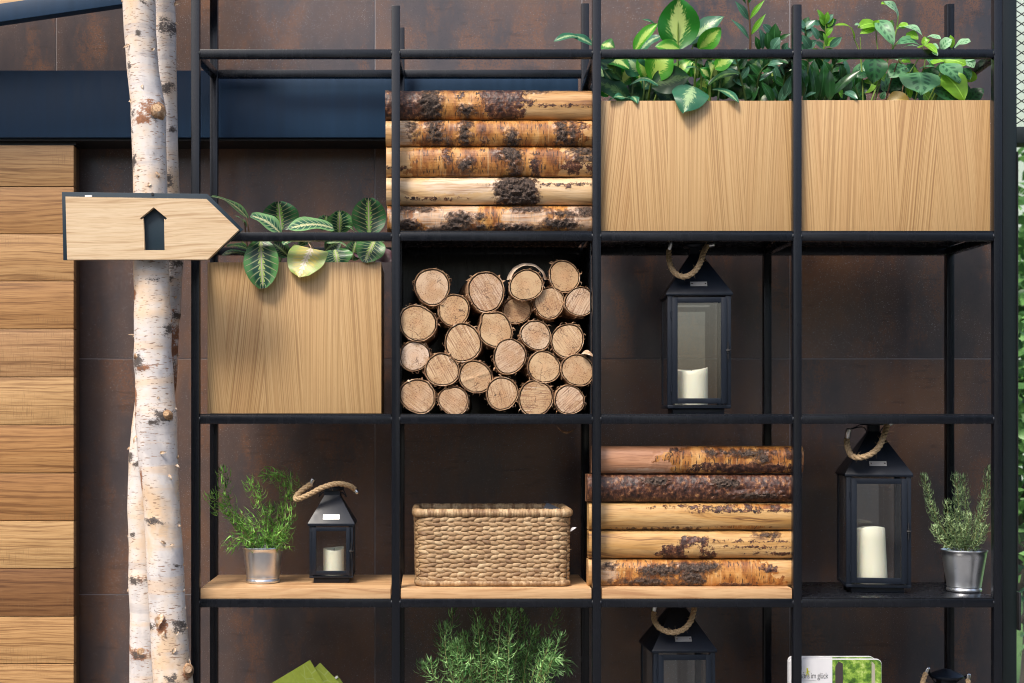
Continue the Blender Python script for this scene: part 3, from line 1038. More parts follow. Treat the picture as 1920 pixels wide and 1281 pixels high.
garden_shrub(2.62, 2.9, 1.75, 0.42, 900, 0.09, 'leafy green shrub seen through the glazed door at the right edge', 'shrub', CROWN, 3)
garden_shrub(4.0, 6.0, 3.2, 0.9, 1800, 0.12, 'larger green bush farther behind the glass at the right edge', 'bush', CROWN, 4, name='garden_bush')
garden_shrub(5.8, 9.5, 3.4, 1.3, 1600, 0.14, 'distant low bush seen beyond the glazed door', 'bush', CROWN, 5, name='garden_bush')

pb = thing('pale_building', (11, 24, 0), 'pale building far behind the wire mesh of the glazed door', 'building')
PALE = flat('pale_green_render', (0.46, 0.53, 0.46), 0.8)
build('wall', MB().box(8.2, 16, 22, 30, 0, 10.2), PALE, pb)
rb = MB()
rb.add([(7.9, 21.7, 10.203), (16.3, 21.7, 10.203), (16.3, 30.3, 10.203), (7.9, 30.3, 10.203), (7.9, 26, 12.6), (16.3, 26, 12.6)], [(3, 2, 1, 0), (0, 1, 5, 4), (2, 3, 4, 5), (1, 2, 5), (3, 0, 4)])
build('roof', rb, TREE_BARK, pb)
for wx in (9.0, 12.6, 14.4):
    for wz in (1.0, 4.0, 7.0):
        wf = build('window', MB().box(wx, wx + 1.0, 21.96, 21.999, wz, wz + 1.5), WHITE, pb)
        build('pane', MB().box(wx + .08, wx + .92, 21.94, 21.958, wz + .08, wz + 1.42), BOOK, wf)

# ---- street trees mirrored in the lantern glass; unseen hedges added to darken the wall
for i, (x, y, lab) in enumerate(((-4.6, -10.5, 'left street tree mirrored in the lantern glass'), (-1.2, -12.0, 'middle street tree mirrored in the lantern glass'), (2.42, -10.2, 'street tree mirrored beside the lantern candle'), (4.75, -11.5, 'right street tree mirrored in the lantern glass'))):
    garden_shrub(x, y, 5.4, 1.5, 1100, 0.26, lab, 'tree', CROWN_D, 20 + i, 0.15, 0.4, 'trees across the street', 'street_tree')
for hx, hr, hn, lab in ((-7.6, 8.4, 4200, 'unseen long dark hedge added to dim the wall, left of the gap'), (12.5, 5.6, 2800, 'unseen dark hedge added to dim the wall, right of the gap')):
    hd = thing('unseen_hedge', (hx, -14, 0), lab, 'hedge', 'hedges added to dim the wall')
    o = leaf_cloud('foliage', (hx, -14, 3.0), (hr, 0.8, 4.0), hn, 0.7, CROWN_D, hd, 31)
    o['kind'] = 'stuff'
    build('hedge_block', MB().box(hx - hr * .95, hx + hr * .95, -14.3, -13.8, 0.0, 4.8), TREE_BARK, hd)  # solid core of the added hedge, blocks low sky light

# ================================================================== SHELF UNIT
shelf = thing('shelf_unit', (PX(1119), 0, 0), 'tall open shelf of black square steel tube standing before the tiled wall', 'shelf')
PXC = [366, 742, 1119, 1495.5, 1872]
PW = W(16)
hw = PW / 2
ZT = {0: 2.62, 1: PZ(10), 2: 2.62, 3: PZ(8), 4: 2.62}
YB = 0.302
ZBT = {0: 2.62, 1: PZ(53, YB), 2: PZ(8, YB), 3: PZ(158, YB), 4: PZ(9, YB)}
X = [PX(c) for c in PXC]
XB = [x + dx for x, dx in zip(X, (-0.001, 0.006, 0.006, 0.001, -0.003))]


def tube_box(x0, x1, y0, y1, z0, z1, name, r=0.0021):
    return build(name, MB().box(x0, x1, y0, y1, z0, z1), STEEL, shelf, bevel=r)


def weld(mb, c, r=0.0032):
    c = Vector(c)
    n = 6
    vs, fs = [], []
    for i in range(5):
        th = math.pi * i / 4
        for k in range(n):
            a = 2 * math.pi * k / n
            vs.append(c + Vector((math.sin(th) * math.cos(a) * r, math.sin(th) * math.sin(a) * r * 0.6, math.cos(th) * r * 2.0)))
    for i in range(4):
        for k in range(n):
            fs.append((i * n + k, (i + 1) * n + k, (i + 1) * n + (k + 1) % n, i * n + (k + 1) % n))
    mb.add(vs, fs)


for i in range(5):
    tube_box(X[i] - hw, X[i] + hw, 0, PW, 0, ZT[i], 'post')
    tube_box(XB[i] - hw, XB[i] + hw, YB - hw, YB + hw, 0, ZBT[i], 'post')
ROWS = [100, 443.5, 787, 1131.5, 1475, 1819]
ZR = [PZ(r) for r in ROWS]
for j, z in enumerate(ZR):
    for i in range(4):
        zf0, zf1 = z - hw, z + hw
        mb = MB().box(X[i] + hw, X[i + 1] - hw, 0.0006, PW - 0.0006, zf0, zf1)
        o = build('rail', mb, STEEL, shelf, bevel=0.0021)
        for xx in (X[i] + hw, X[i + 1] - hw):
            wb = MB()
            weld(wb, (xx, 0.0012, z))
            build('weld_bead', wb, STEEL, o, smooth=True)
        zb = z
        if j == 0:
            zb = PZ(139.5, YB) if i < 2 else PZ(167, YB)
        tube_box(XB[i] + hw, XB[i + 1] - hw, YB - hw + 0.0005, YB + hw - 0.0005, zb - hw, zb + hw, 'rail')
    for i in range(5):
        zb = z
        if j == 0:
            zb = PZ(139.5, YB) if i < 2 else PZ(167, YB)
        y0, y1 = PW, YB - hw
        xa0, xb0 = X[i], XB[i]
        m = MB()
        w2 = hw - 0.0008
        m.add([(xa0 - w2, y0, z - w2), (xa0 + w2, y0, z - w2), (xb0 + w2, y1, zb - w2), (xb0 - w2, y1, zb - w2),
               (xa0 - w2, y0, z + w2), (xa0 + w2, y0, z + w2), (xb0 + w2, y1, zb + w2), (xb0 - w2, y1, zb + w2)],
              [(0, 3, 2, 1), (4, 5, 6, 7), (0, 1, 5, 4), (1, 2, 6, 5), (2, 3, 7, 6), (3, 0, 4, 7)])
        build('rail', m, STEEL, shelf, bevel=0.002)


def plate(i, j, name='metal_shelf'):
    z = ZR[j] + hw
    return build(name, MB().box(X[i] + hw + 0.001, X[i + 1] - hw - 0.001, 0.002, YB + hw - 0.002, z + 0.0004, z + 0.0034), PLATE, shelf, bevel=0.0006)


TOP = [z + hw + 0.0036 for z in ZR]       # where things stand
for i, j in ((1, 1), (2, 1), (3, 1), (0, 2), (1, 2), (2, 2), (3, 2), (3, 3), (0, 4), (1, 4), (2, 4), (3, 4), (0, 5), (1, 5), (2, 5), (3, 5)):
    plate(i, j)
for i in range(3):
    z = ZR[3] + hw
    build('shelf_board', MB().box(X[i] + hw + 0.002, X[i + 1] - hw - 0.002, 0.003, YB - hw - 0.004, z + 0.0006, z + W(20)), OAK_BOARD, shelf, bevel=0.0012)
TOPW = ZR[3] + hw + W(20)


zl0, zl1 = TOP[2] + .0002, ZR[1] - hw - .0006
xl0, xl1 = X[1] + hw + .0012, X[2] - hw - .0012
build('box_liner', MB().box(xl0, xl1, YB - hw - .008, YB - hw - .005, zl0, zl1).box(xl0, xl0 + .002, PW + .001, YB - hw - .0085, zl0, zl1).box(xl1 - .002, xl1, PW + .001, YB - hw - .0085, zl0, zl1), PLATE, shelf)


# ================================================================== PLANTERS
def planter(x0p, x1p, ytop, zbot, y, depth, label):
    x0, x1 = PX(x0p, y), PX(x1p, y)
    z0, z1 = zbot, PZ(ytop, y)
    t = thing('planter_box', ((x0 + x1) / 2, y + depth / 2, z0), label, 'planter', 'oak veneer planter boxes in the shelf')
    th = 0.012
    build('front_panel', MB().box(x0, x1, y, y + th, z0 + 0.001, z1), OAK_V, t, bevel=0.0008)
    build('side_panel', MB().box(x0, x0 + th, y + th + 0.0004, y + depth - th, z0 + 0.001, z1 - 0.0006), OAK_V, t, bevel=0.0008)
    build('side_panel', MB().box(x1 - th, x1 - 0.0005, y + th + 0.0004, y + depth - th, z0 + 0.001, z1 - 0.0006), OAK_V, t, bevel=0.0008)
    build('back_panel', MB().box(x0, x1, y + depth - th + 0.0004, y + depth, z0 + 0.001, z1), OAK_V, t, bevel=0.0008)
    build('soil', MB().box(x0 + th + 0.0004, x1 - th - 0.001, y + th + 0.001, y + depth - th - 0.001, z0 + 0.01, z1 - 0.035), SOIL, t)
    return t


planter(389, 715, 492, TOP[2], 0.045, 0.235, 'oak planter box holding the prayer plant beside the birch trunks')
planter(1124, 1489, 189, TOP[1], 0.026, 0.25, 'oak planter box holding the dumb cane, right of the upper split logs')
planter(1497, 1857, 188, TOP[1], 0.026, 0.25, 'oak planter box holding the calathea at the shelf right end')


# ================================================================== SPLIT LOGS
def split_log(x0p, x1p, ya, yb_, y, patches, mat, label, bulge=0.022, seed=0, dx0=0, knotlump=None):
    x0, x1 = PX(x0p, y), PX(x1p, y)
    zt, zb = PZ(ya, y), PZ(yb_, y)
    NX, NZ = 230, 22
    mb = MB()
    h = zt - zb
    yy = y
    at = {'orange': [], 'dark': [], 'rough': [], 'pale': []}
    key = {'O': 'orange', 'D': 'dark', 'R': 'rough', 'P': 'pale'}
    for i in range(NX + 1):
        u = i / NX
        x = x0 + (x1 - x0) * u
        px = x0p + (x1p - x0p) * u
        for j in range(NZ + 1):
            v = j / NZ
            py = yb_ + (ya - yb_) * v
            nz = fb(px * 0.035 + seed * 9, py * 0.06, seed * 3.1, 4)
            nz2 = fb(px * 0.11 + seed * 5, py * 0.14, 4 + seed, 3)
            m = {k: 0.0 for k in at}
            for kind, cx_, cy_, rx, ry in patches:
                d = ((abs(px - cx_) / rx) ** 2.4 + (abs(py - cy_) / ry) ** 2.4) ** (1 / 2.4)
                val = 1.0 - (d + 0.22 * nz + 0.12 * nz2)
                val = max(0.0, min(1.0, 0.5 + val * min(rx, ry * 2) * 0.045))
                kk = key.get(kind)
                if kk is None:      # 'W': bare wood again
                    for q in at:
                        m[q] *= (1 - val)
                else:
                    m[kk] = max(m[kk], val)
            for q in at:
                at[q].append(m[q])
            prof = math.sqrt(max(0.0, 1 - (2 * v - 1) ** 2 * 0.93))
            wob = 0.0012 * fb(px * 0.012, seed * 7, v * 1.5, 2)
            yv = yy + bulge * (1 - prof) - wob
            yv -= 0.0016 * m['orange'] + 0.0022 * m['dark'] * (0.6 + 0.7 * nz2) + 0.0050 * m['rough'] * (0.7 + 1.1 * nz2)
            if knotlump:
                kx, ky, kr = knotlump
                dd = ((px - kx) / kr) ** 2 + ((py - ky) / kr) ** 2
                yv -= 0.004 * math.exp(-dd * 0.7)
            ed = 0.0010 * fb(px * 0.02, seed * 3.3 + (7 if v > .5 else 0), 1.0, 3) * abs(2 * v - 1) ** 3 - 0.0006 * (2 * v - 1) ** 3
            mb.v.append(Vector((x, yv, zb + h * v + ed)))
    for i in range(NX):
        for j in range(NZ):
            a = i * (NZ + 1) + j
            mb.f.append((a, a + NZ + 1, a + NZ + 2, a + 1))
    # flat back and ends
    yk = y + 0.05
    b = len(mb.v)
    mb.v += [Vector((x0, yk, zb)), Vector((x1, yk, zb)), Vector((x1, yk, zt)), Vector((x0, yk, zt))]
    last = NX * (NZ + 1)
    mb.f += [(b + 1, b, b + 3, b + 2)]
    mb.f += [tuple([b] + [j for j in range(NZ + 1)] + [b + 3])]
    mb.f += [tuple([b + 2] + [last + j for j in range(NZ, -1, -1)] + [b + 1])]
    mb.f += [tuple([b + 1] + [i * (NZ + 1) for i in range(NX, -1, -1)] + [b])]
    mb.f += [tuple([b + 3] + [i * (NZ + 1) + NZ for i in range(NX + 1)] + [b + 2])]
    for k_, vals in at.items():
        mb.at[k_] = {i: val for i, val in enumerate(vals) if val > 0.001}
    o = build('split_log', mb, mat, None, smooth=40.0, origin=((x0 + x1) / 2, y + 0.025, zb))
    return tag(o, label, 'log', 'split log slats stacked in the shelf')


ya_ = 0.034
split_log(722, 1117, 167, 222.2, ya_, [('D', 750, 195, 48, 40), ('O', 890, 195, 100, 40), ('R', 808, 192, 20, 34), ('D', 948, 192, 42, 40), ('R', 876, 207, 16, 9), ('D', 863, 180, 5, 6), ('D', 904, 177, 7, 9), ('W', 1055, 195, 68, 40), ('D', 992, 190, 10, 5), ('R', 1005, 169, 18, 3), ('D', 1050, 197.5, 66, 1.6)], SPLIT_A,
          'topmost slat of the upper split log stack, dark bark left and bare wood right', seed=1)
split_log(723, 1117, 223.6, 272.6, ya_, [('O', 930, 248, 170, 40), ('P', 757, 245, 20, 30), ('R', 816, 246, 14, 32), ('R', 773, 240, 8, 12), ('R', 872, 248, 10, 34), ('R', 960, 264, 11, 17), ('R', 1054, 248, 10, 34), ('R', 1073, 258, 5, 22), ('R', 840, 268, 7, 6), ('D', 1092, 235, 4, 8), ('D', 908, 262, 4, 9)], SPLIT_A,
          'upper stack split log with dense dark dashes and three rough bark bands', seed=2)
split_log(724, 1117, 273.6, 329.2, ya_, [('O', 916, 300, 158, 40), ('D', 836, 289, 8, 12), ('R', 874, 310, 14, 13), ('R', 955, 287, 21, 18), ('R', 963, 310, 11, 22), ('D', 1005, 312, 9, 20), ('R', 1093, 282, 26, 9), ('R', 1096, 297, 22, 5), ('D', 1073, 314, 16, 13), ('D', 730, 314, 12, 3), ('D', 752, 316, 8, 2.5), ('D', 1106, 316, 7, 8)], SPLIT_A,
          'middle slat of the upper stack, smooth orange bark with a triangular grey patch', seed=3)
split_log(724, 1117, 331, 382.5, ya_, [('P', 870, 345, 80, 18), ('R', 968, 357, 40, 40), ('D', 975, 362, 34, 40), ('D', 1050, 345, 60, 1.8), ('D', 1064, 349, 5, 4), ('D', 810, 372, 28, 2)], SPLIT_B,
          'upper stack split log of pale bare wood with one wide dark bark patch', seed=4)
split_log(726, 1117, 385, 434.8, ya_, [('O', 920, 410, 230, 60), ('P', 840, 405, 60, 30), ('P', 985, 412, 40, 26), ('P', 1085, 410, 30, 30), ('P', 745, 408, 16, 18), ('R', 775, 390, 36, 6), ('R', 768, 424, 18, 10), ('R', 862, 412, 22, 14), ('R', 848, 428, 24, 7), ('R', 900, 407, 9, 5), ('R', 900, 427, 10, 7), ('R', 965, 428, 36, 7), ('R', 990, 391, 28, 6), ('R', 1050, 420, 32, 10), ('R', 1058, 400, 22, 6), ('R', 1098, 396, 16, 8), ('R', 820, 433, 60, 4)], SPLIT_B,
          'lowest slat of the upper stack, whitish bark with many black fissures', seed=5)

# the lower stack; its courses stick out past the posts by different amounts
for (x0p, x1p, a, b, pts, mt, lab, sd, kl) in (
    (1112, 1507, 837, 888.4, [('O', 1388, 862, 142, 40), ('D', 1400, 878, 100, 10), ('R', 1336, 848, 10, 8), ('R', 1398, 850, 44, 7), ('R', 1432, 862, 14, 9), ('D', 1269, 843, 4, 5), ('D', 1257, 848, 3, 6), ('D', 1480, 850, 8, 10), ('P', 1205, 884, 45, 5)], SPLIT_C,
     'topmost slat of the lower split log stack, pinkish bare wood at left, orange bark right', 6, None),
    (1102, 1488, 890.2, 942, [('D', 1300, 916, 260, 60), ('R', 1232, 902, 24, 9), ('R', 1358, 905, 26, 10), ('R', 1420, 930, 40, 6)], SPLIT_C,
     'lower stack split log entirely covered in dark brown bark', 7, None),
    (1105, 1488, 944, 994.4, [('D', 1312, 951, 50, 1.9), ('D', 1380, 958, 46, 2.4), ('D', 1455, 957, 38, 2.0), ('C', 0, 0, 1, 1), ('D', 1372, 952, 10, 6), ('D', 1404, 951, 7, 6), ('D', 1458, 952, 10, 7), ('O', 1425, 950, 70, 5), ('D', 1245, 992, 55, 2.5), ('O', 1400, 989, 50, 3.5)], SPLIT_D,
     'middle slat of the lower stack, bare yellow wood with a dark upper crack', 8, None),
    (1105, 1488, 996.4, 1048.6, [('D', 1288, 1038, 50, 17), ('D', 1300, 1020, 30, 15), ('W', 1301, 1034, 16, 14), ('R', 1440, 1003, 16, 4), ('D', 1470, 1038, 40, 2.4), ('D', 1420, 1026, 34, 1.5), ('D', 1445, 1015, 50, 1.2)], SPLIT_D,
     'lower stack split log with a round pale knot in a brown patch', 9, (1301, 1034, 12)),
    (1104, 1488, 1050.4, 1103, [('O', 1304, 1076, 154, 40), ('P', 1142, 1075, 14, 20), ('R', 1142, 1062, 12, 5), ('R', 1238, 1070, 40, 10), ('R', 1215, 1092, 55, 7), ('R', 1300, 1065, 38, 9), ('R', 1298, 1085, 22, 15), ('R', 1330, 1062, 18, 6), ('D', 1440, 1066, 14, 6), ('D', 1382, 1098, 30, 4)], SPLIT_A,
     'lowest slat of the lower stack, orange bark torn by black fissures', 10, None)):
    split_log(x0p, x1p, a, b, 0.034, [p for p in pts if p[0] != 'C'], mt, lab, seed=sd, knotlump=kl)


# ================================================================== ROUND LOGS
LOGS = [  # pixel centre, radius, label, depth
    (810, 538, 33, 'round log at the top left of the pile', .030), (783, 606, 33.5, 'round log with slanting saw lines touching the left post, upper of two', .012),
    (851, 582, 29, 'pale pinkish log end right below the top left log', .030), (911.5, 547, 35, 'largest log end near the pile top with level saw lines', .022),
    (986.6, 535, 29.5, 'top log with a loose curl of white bark over it', .020), (1058, 518.6, 28.5, 'topmost log of the pile at the right, pinkish with slanting saw lines', .030),
    (969, 582, 25.5, 'shadowed small log set back between its lighter neighbours', .050), (1030, 568, 28.5, 'tan log just below the pinkish topmost log', .030),
    (1087, 566, 27, 'log by the right post with a dangling bark thread', .022), (868, 643, 34.5, 'wide log with rough torn grain in the pile middle left', .014),
    (929, 618, 32, 'log with a chipped corner at its upper left', .012), (1005, 629, 27.5, 'speckled log right of the chipped log', .014),
    (1064, 639, 30.5, 'smooth pale log with fine radial cracks near the right post', .014), (777.5, 668, 27.5, 'small pinkish log touching the left post, lower of two', .016),
    (829, 693.6, 30.5, 'tan log with a star of cracks, lower left of the pile', .012), (891.7, 707, 30, 'log with a straight raised ridge across its end', .012),
    (955.5, 668.4, 31, 'smooth pale log at the centre of the pile', .010), (1020, 688.6, 29.5, 'yellowish log with curved black cracks right of the central log', .012),
    (1083, 694.5, 29.5, 'log with steep saw lines and a white bark flake by the right post', .010), (783, 743, 32, 'pale log in the bottom left corner of the pile', .010),
    (850, 751.5, 27, 'small heart shaped log second from left in the bottom row', .014), (941.5, 738, 29.5, 'dark speckled log third from left in the bottom row', .010),
    (1004.4, 747, 32.5, 'wide brownish log with an arched crack in the bottom row', .012), (1067.6, 750, 27, 'orange centred log in the bottom right corner of the pile', .010)]
for i, (lx, ly, lr, lab, y) in enumerate(LOGS):
    rr = random.Random(100 + i)
    y = y + 0.004
    c = P(lx, ly, y)
    r = W(lr * 1.035, y)
    h2, p2, h3, p3 = rr.uniform(0.02, 0.065), rr.uniform(0, 6.3), rr.uniform(0.012, 0.034), rr.uniform(0, 6.3)

    def rad(a, chip=(i == 10), heart=(i == 20)):
        q = 1 + h2 * math.cos(2 * a + p2) + h3 * math.cos(3 * a + p3) + 0.030 * fb(math.cos(a) * 3, math.sin(a) * 3, i * 5.0, 3)
        if chip:
            da = (a - 2.25 + math.pi) % (2 * math.pi) - math.pi
            q += 0.16 * math.exp(-(da / 0.22) ** 2) - 0.10 * math.exp(-((da + 0.55) / 0.4) ** 2) - 0.06 * math.exp(-((da - 0.5) / 0.35) ** 2)
        if heart:
            da = (a - 1.9 + math.pi) % (2 * math.pi) - math.pi
            q -= 0.10 * math.exp(-(da / 0.25) ** 2)
        return q
    t = thing('birch_log', (c.x, y, c.z), lab + ' of round birch logs' if len(lab.split()) < 4 else lab, 'log', 'round birch logs piled in the shelf')
    NS = 40
    L = rr.uniform(0.225, 0.25)
    tilt = Vector((rr.uniform(-0.02, 0.02), 0, rr.uniform(-0.012, 0.012)))
    mb = MB()
    ys = [-0.0008, -0.0016, 0.004, 0.02, 0.06, 0.12, L]
    ks = [0.965, 1.0, 1.03, 1.025, 1.02, 1.01, 0.98]
    for q, (yy, kk) in enumerate(zip(ys, ks)):
        for k in range(NS):
            a = 2 * math.pi * k / NS
            f = rad(a) * kk * (1 + (0.03 * fb(math.cos(a) * 4, math.sin(a) * 4, yy * 30 + i, 3) if q > 1 else 0.012 * fb(k * 0.9, i, q, 2)))
            mb.v.append(Vector((c.x + math.cos(a) * r * f, y + yy, c.z + math.sin(a) * r * f)) + tilt * (yy / L))
    for q in range(len(ys) - 1):
        for k in range(NS):
            k2 = (k + 1) % NS
            mb.f.append((q * NS + k, q * NS + k2, (q + 1) * NS + k2, (q + 1) * NS + k))
    mb.f.append(tuple((len(ys) - 1) * NS + k for k in range(NS)))
    # loose bark flakes round the rim
    for _ in range(rr.randint(20, 34)):
        a = rr.uniform(0, 6.28)
        rr_ = r * rad(a) * 1.0
        b0 = Vector((c.x + math.cos(a) * rr_, y + rr.uniform(-0.001, 0.02), c.z + math.sin(a) * rr_))
        d = Vector((math.cos(a + rr.uniform(-1.2, 1.2)), rr.uniform(-0.7, 0.1), math.sin(a + rr.uniform(-1.2, 1.2)))).normalized()
        mb.leaf(b0 - d * 0.002, b0 + d * rr.uniform(0.003, 0.010), rr.uniform(0.002, 0.007), (math.cos(a), -0.4, math.sin(a)), 0.3, 0.5, 'taper', nl=3, nw=2)
    build('bark', mb, LOG_BARK, t, smooth=50.0)
    mb = MB()
    NR = 5
    mb.v.append(Vector((c.x, y, c.z)))
    for q in range(1, NR + 1):
        for k in range(NS):
            a = 2 * math.pi * k / NS
            f = rad(a) * 0.905 * q / NR
            mb.v.append(Vector((c.x + math.cos(a) * r * f, y + 0.0004 * fb(q * 1.3, k * 0.4, i * 1.0, 2) - (0.0016 * math.exp(-((math.sin(a - 0.35) * q / NR) / 0.09) ** 2) if i == 15 else 0), c.z + math.sin(a) * r * f)))
    for k in range(NS):
        k2 = (k + 1) % NS
        mb.f.append((0, 1 + k, 1 + k2))
        for q in range(NR - 1):
            mb.f.append((1 + q * NS + k, 1 + (q + 1) * NS + k, 1 + (q + 1) * NS + k2, 1 + q * NS + k2))
    build('cut_face', mb, LOG_END, t, smooth=True)
    if i == 4:     # white bark curling over the top
        mb = MB()
        n1, n2 = 18, 5
        for q in range(n1 + 1):
            a = R(15) + R(150) * q / n1
            for k in range(n2 + 1):
                f = 1.06 + 0.10 * math.sin(math.pi * q / n1) + 0.24 * k / n2
                mb.v.append(Vector((c.x + r * f * math.cos(a) + 0.004, y + 0.006 + 0.03 * k / n2 + 0.004 * math.sin(q * 1.7), c.z + r * f * math.sin(a) + 0.003)))
        for q in range(n1):
            for k in range(n2):
                a = q * (n2 + 1) + k
                mb.f.append((a, a + 1, a + n2 + 2, a + n2 + 1))
        build('bark_curl', mb, BIRCH, t, smooth=True)
    if i == 8:
        build('bark_thread', MB().tube(catmull([P(1111, 565, y), P(1117, 575, y - .012), P(1121, 590, y - .014), P(1125, 602, y - .012)], 5), 0.0011, 5), CURL, t, smooth=True)
    if i == 18:
        mb = MB().leaf(P(1090, 664, y), P(1115, 671, y - 0.012), W(11), (0, -0.8, 0.6), 0.25, 0.6, 'taper', nl=8, nw=4)
        build('bark_curl', mb, CURL, t, smooth=True)
    if i == 23:
        mb = MB()
        mb.leaf(P(1043, 798, y + 0.12), P(1083, 800, y + 0.12), W(14), (0, -0.3, -0.95), 0.28, 0.3, 'oval', nl=8, nw=4)
        build('bark_curl', mb, LOG_BARK, t, smooth=True)


# ================================================================== BIRCH TRUNKS
def lerp_tab(tab, y):
    for (a, *va), (b, *vb) in zip(tab[:-1], tab[1:]):
        if a <= y <= b:
            k = (y - a) / (b - a)
            return [p + (q - p) * k for p, q in zip(va, vb)]
    return list(tab[0][1:]) if y < tab[0][0] else list(tab[-1][1:])


def birch(tab, y0, marks, label, seed, stubs, curls, yslope=0.0):
    t = thing('birch_tree', (PX(tab[-1][1], y0), y0, 0), label, 'tree', 'birch trunks left of the shelf')
    NS, step_ = 56, 4.0
    ptop, pbot = -330, 1868
    n = int((pbot - ptop) / step_)
    mb = MB()
    K, Bn = {}, {}
    v0 = len(mb.v)
    for i in range(n + 1):
        py = ptop + (pbot - ptop) * i / n
        xl_, xr_ = lerp_tab(tab, py)
        r = W((xr_ - xl_) / 2, y0)
        c = P((xl_ + xr_) / 2, py, y0)
        if i == n:
            c.z = 0.0
        for k in range(NS + 1):
            a = 2 * math.pi * k / NS
            ca, sa = math.cos(a), math.sin(a)
            f = 1 + 0.022 * fb(ca * 1.2, sa * 1.2, py * 0.006 + seed, 3) + 0.009 * fb(ca * 4, sa * 4, py * 0.03 + seed, 2)
            if k == NS:
                f = 1 + 0.022 * fb(1.2, 0, py * 0.006 + seed, 3) + 0.009 * fb(4, 0, py * 0.03 + seed, 2)
            kn = br = 0.0
            px = (xl_ + xr_) / 2 + ca * (xr_ - xl_) / 2
            if sa < 0.25:
                for (mx, my, rx, ry, kind, h) in marks:
                    if abs(py - my) > ry * 2.6:
                        continue
                    nz = fb(px * 0.08 + mx, py * 0.09, seed * 2.0, 3)
                    d = ((px - mx) / rx) ** 2 + ((py - my) / ry) ** 2
                    val = max(0.0, min(1.0, 0.92 - 0.52 * math.sqrt(d) - 0.4 * nz))
                    f += h * math.exp(-d * 0.9)
                    if kind == 'k':
                        kn = max(kn, val)
                    else:
                        br = max(br, val)
            vi = len(mb.v)
            mb.v.append(Vector((c.x + ca * r * f, y0 + sa * r * f, c.z)))
            mb.uv[vi] = (k / NS * 2 * math.pi * r * 1.0, c.z)
            if kn:
                K[vi] = kn
            if br:
                Bn[vi] = br
    for i in range(n):
        for k in range(NS):
            a = i * (NS + 1) + k
            mb.f.append((a, a + NS + 1, a + NS + 2, a + 1))
    mb.at['knot'] = K
    mb.at['brown'] = Bn
    build('trunk', mb, BIRCH, t, smooth=True)
    for (sx, sy, sr, dx, dz) in stubs:      # cut branch stubs
        xl_, xr_ = lerp_tab(tab, sy)
        cc, hr = (xl_ + xr_) / 2, (xr_ - xl_) / 2
        ca = max(-0.97, min(0.97, (sx - cc) / hr))
        yo = y0 - math.sqrt(1 - ca * ca) * W(hr, y0)
        b = P(sx, sy, yo)
        d = Vector((dx, -0.8, dz)).normalized()
        q = MB().tube([b - d * 0.015, b - d * 0.002, b + d * W(sr) * 0.25, b + d * W(sr) * 0.42], [W(sr) * 1.9, W(sr) * 1.55, W(sr) * 1.05, W(sr) * 0.85], 14, caps=False, fn=lambda i_, an, l: 1 + 0.13 * fb(math.cos(an) * 2, math.sin(an) * 2, i_ + sx, 2))
        st = build('branch_stub', q, LOG_BARK, t, smooth=True)
        q = MB().tube([b + d * W(sr) * 0.2, b + d * W(sr) * 0.40], [W(sr) * 0.84, W(sr) * 0.80], 14)
        build('cut_end', q, LOG_END, st)
    rr = random.Random(seed * 7 + 1)
    for (cx_, cy_, ln, ang, wd) in curls:
        xl_, xr_ = lerp_tab(tab, cy_)
        cc, hr = (xl_ + xr_) / 2, (xr_ - xl_) / 2
        ca = max(-0.99, min(0.99, (cx_ - cc) / hr))
        yo = y0 - math.sqrt(1 - ca * ca) * W(hr, y0)
        b = P(cx_ - ca * 3.5, cy_, yo + 0.0015)
        d = Vector((math.cos(R(ang)), -0.12, math.sin(R(ang)))).normalized()
        q = MB().leaf(b, b + d * W(ln), W(wd), (ca * 0.6, -0.8, 0.1), 0.22, 0.4, 'taper', nl=6, nw=3, wave=0.15, seed=rr.random())
        build('bark_curl', q, CURL, t, smooth=True)
    return t


T1 = [(-330, 220, 280), (0, 230, 291), (60, 233, 292), (130, 238, 297), (200, 246, 309), (230, 247, 311), (262, 248, 311), (340, 250, 313), (490, 250, 316), (560, 252, 318), (590, 251, 322), (660, 252, 321), (700, 254, 325), (740, 254, 327), (780, 254, 331), (830, 257, 332), (880, 261, 334), (950, 270, 337), (1050, 275, 344), (1130, 279, 347), (1180, 282, 351), (1240, 285, 356), (1281, 288, 362), (1868, 330, 420)]
T2 = [(-330, 296, 336), (0, 290, 328), (60, 292, 330), (130, 294, 331), (250, 296, 333), (340, 290, 335), (490, 286, 343), (580, 275, 339), (600, 270, 336), (720, 258, 331), (800, 247, 318), (850, 243, 310), (900, 241, 300), (950, 239, 300), (1030, 242, 302), (1100, 241, 306), (1150, 244, 310), (1281, 243, 312), (1868, 240, 320)]
M1 = [(277, 12, 9, 6, 'k', .03), (264, 66, 7, 10, 'k', .02), (247, 132, 5, 14, 'k', .02), (289, 212, 24, 22, 'b', .07), (272, 232, 22, 9, 'b', .02), (296, 226, 16, 8, 'k', .0), (252, 218, 9, 7, 'k', .02), (252, 248, 6, 8, 'k', .02), (254, 306, 7, 16, 'k', .01), (293, 293, 4, 4, 'k', .01),
      (293, 528, 13, 6, 'k', -.03), (264, 678, 16, 20, 'k', .08), (277, 690, 22, 8, 'b', .03), (311, 782, 22, 15, 'k', .06), (292, 790, 16, 6, 'k', .02), (254, 800, 5, 14, 'b', .02), (295, 976, 24, 8, 'k', .03), (290, 1172, 12, 9, 'k', .02), (310, 1170, 14, 22, 'b', .015), (296, 1143, 4, 5, 'k', .0), (328, 1270, 16, 12, 'k', .02), (350, 1262, 9, 9, 'b', .05), (335, 1060, 8, 5, 'k', .0), (318, 620, 8, 16, 'k', .0), (255, 560, 4, 20, 'b', .0), (258, 750, 4, 40, 'b', 0), (340, 1170, 12, 14, 'k', .0), (268, 900, 4, 30, 'b', 0)]
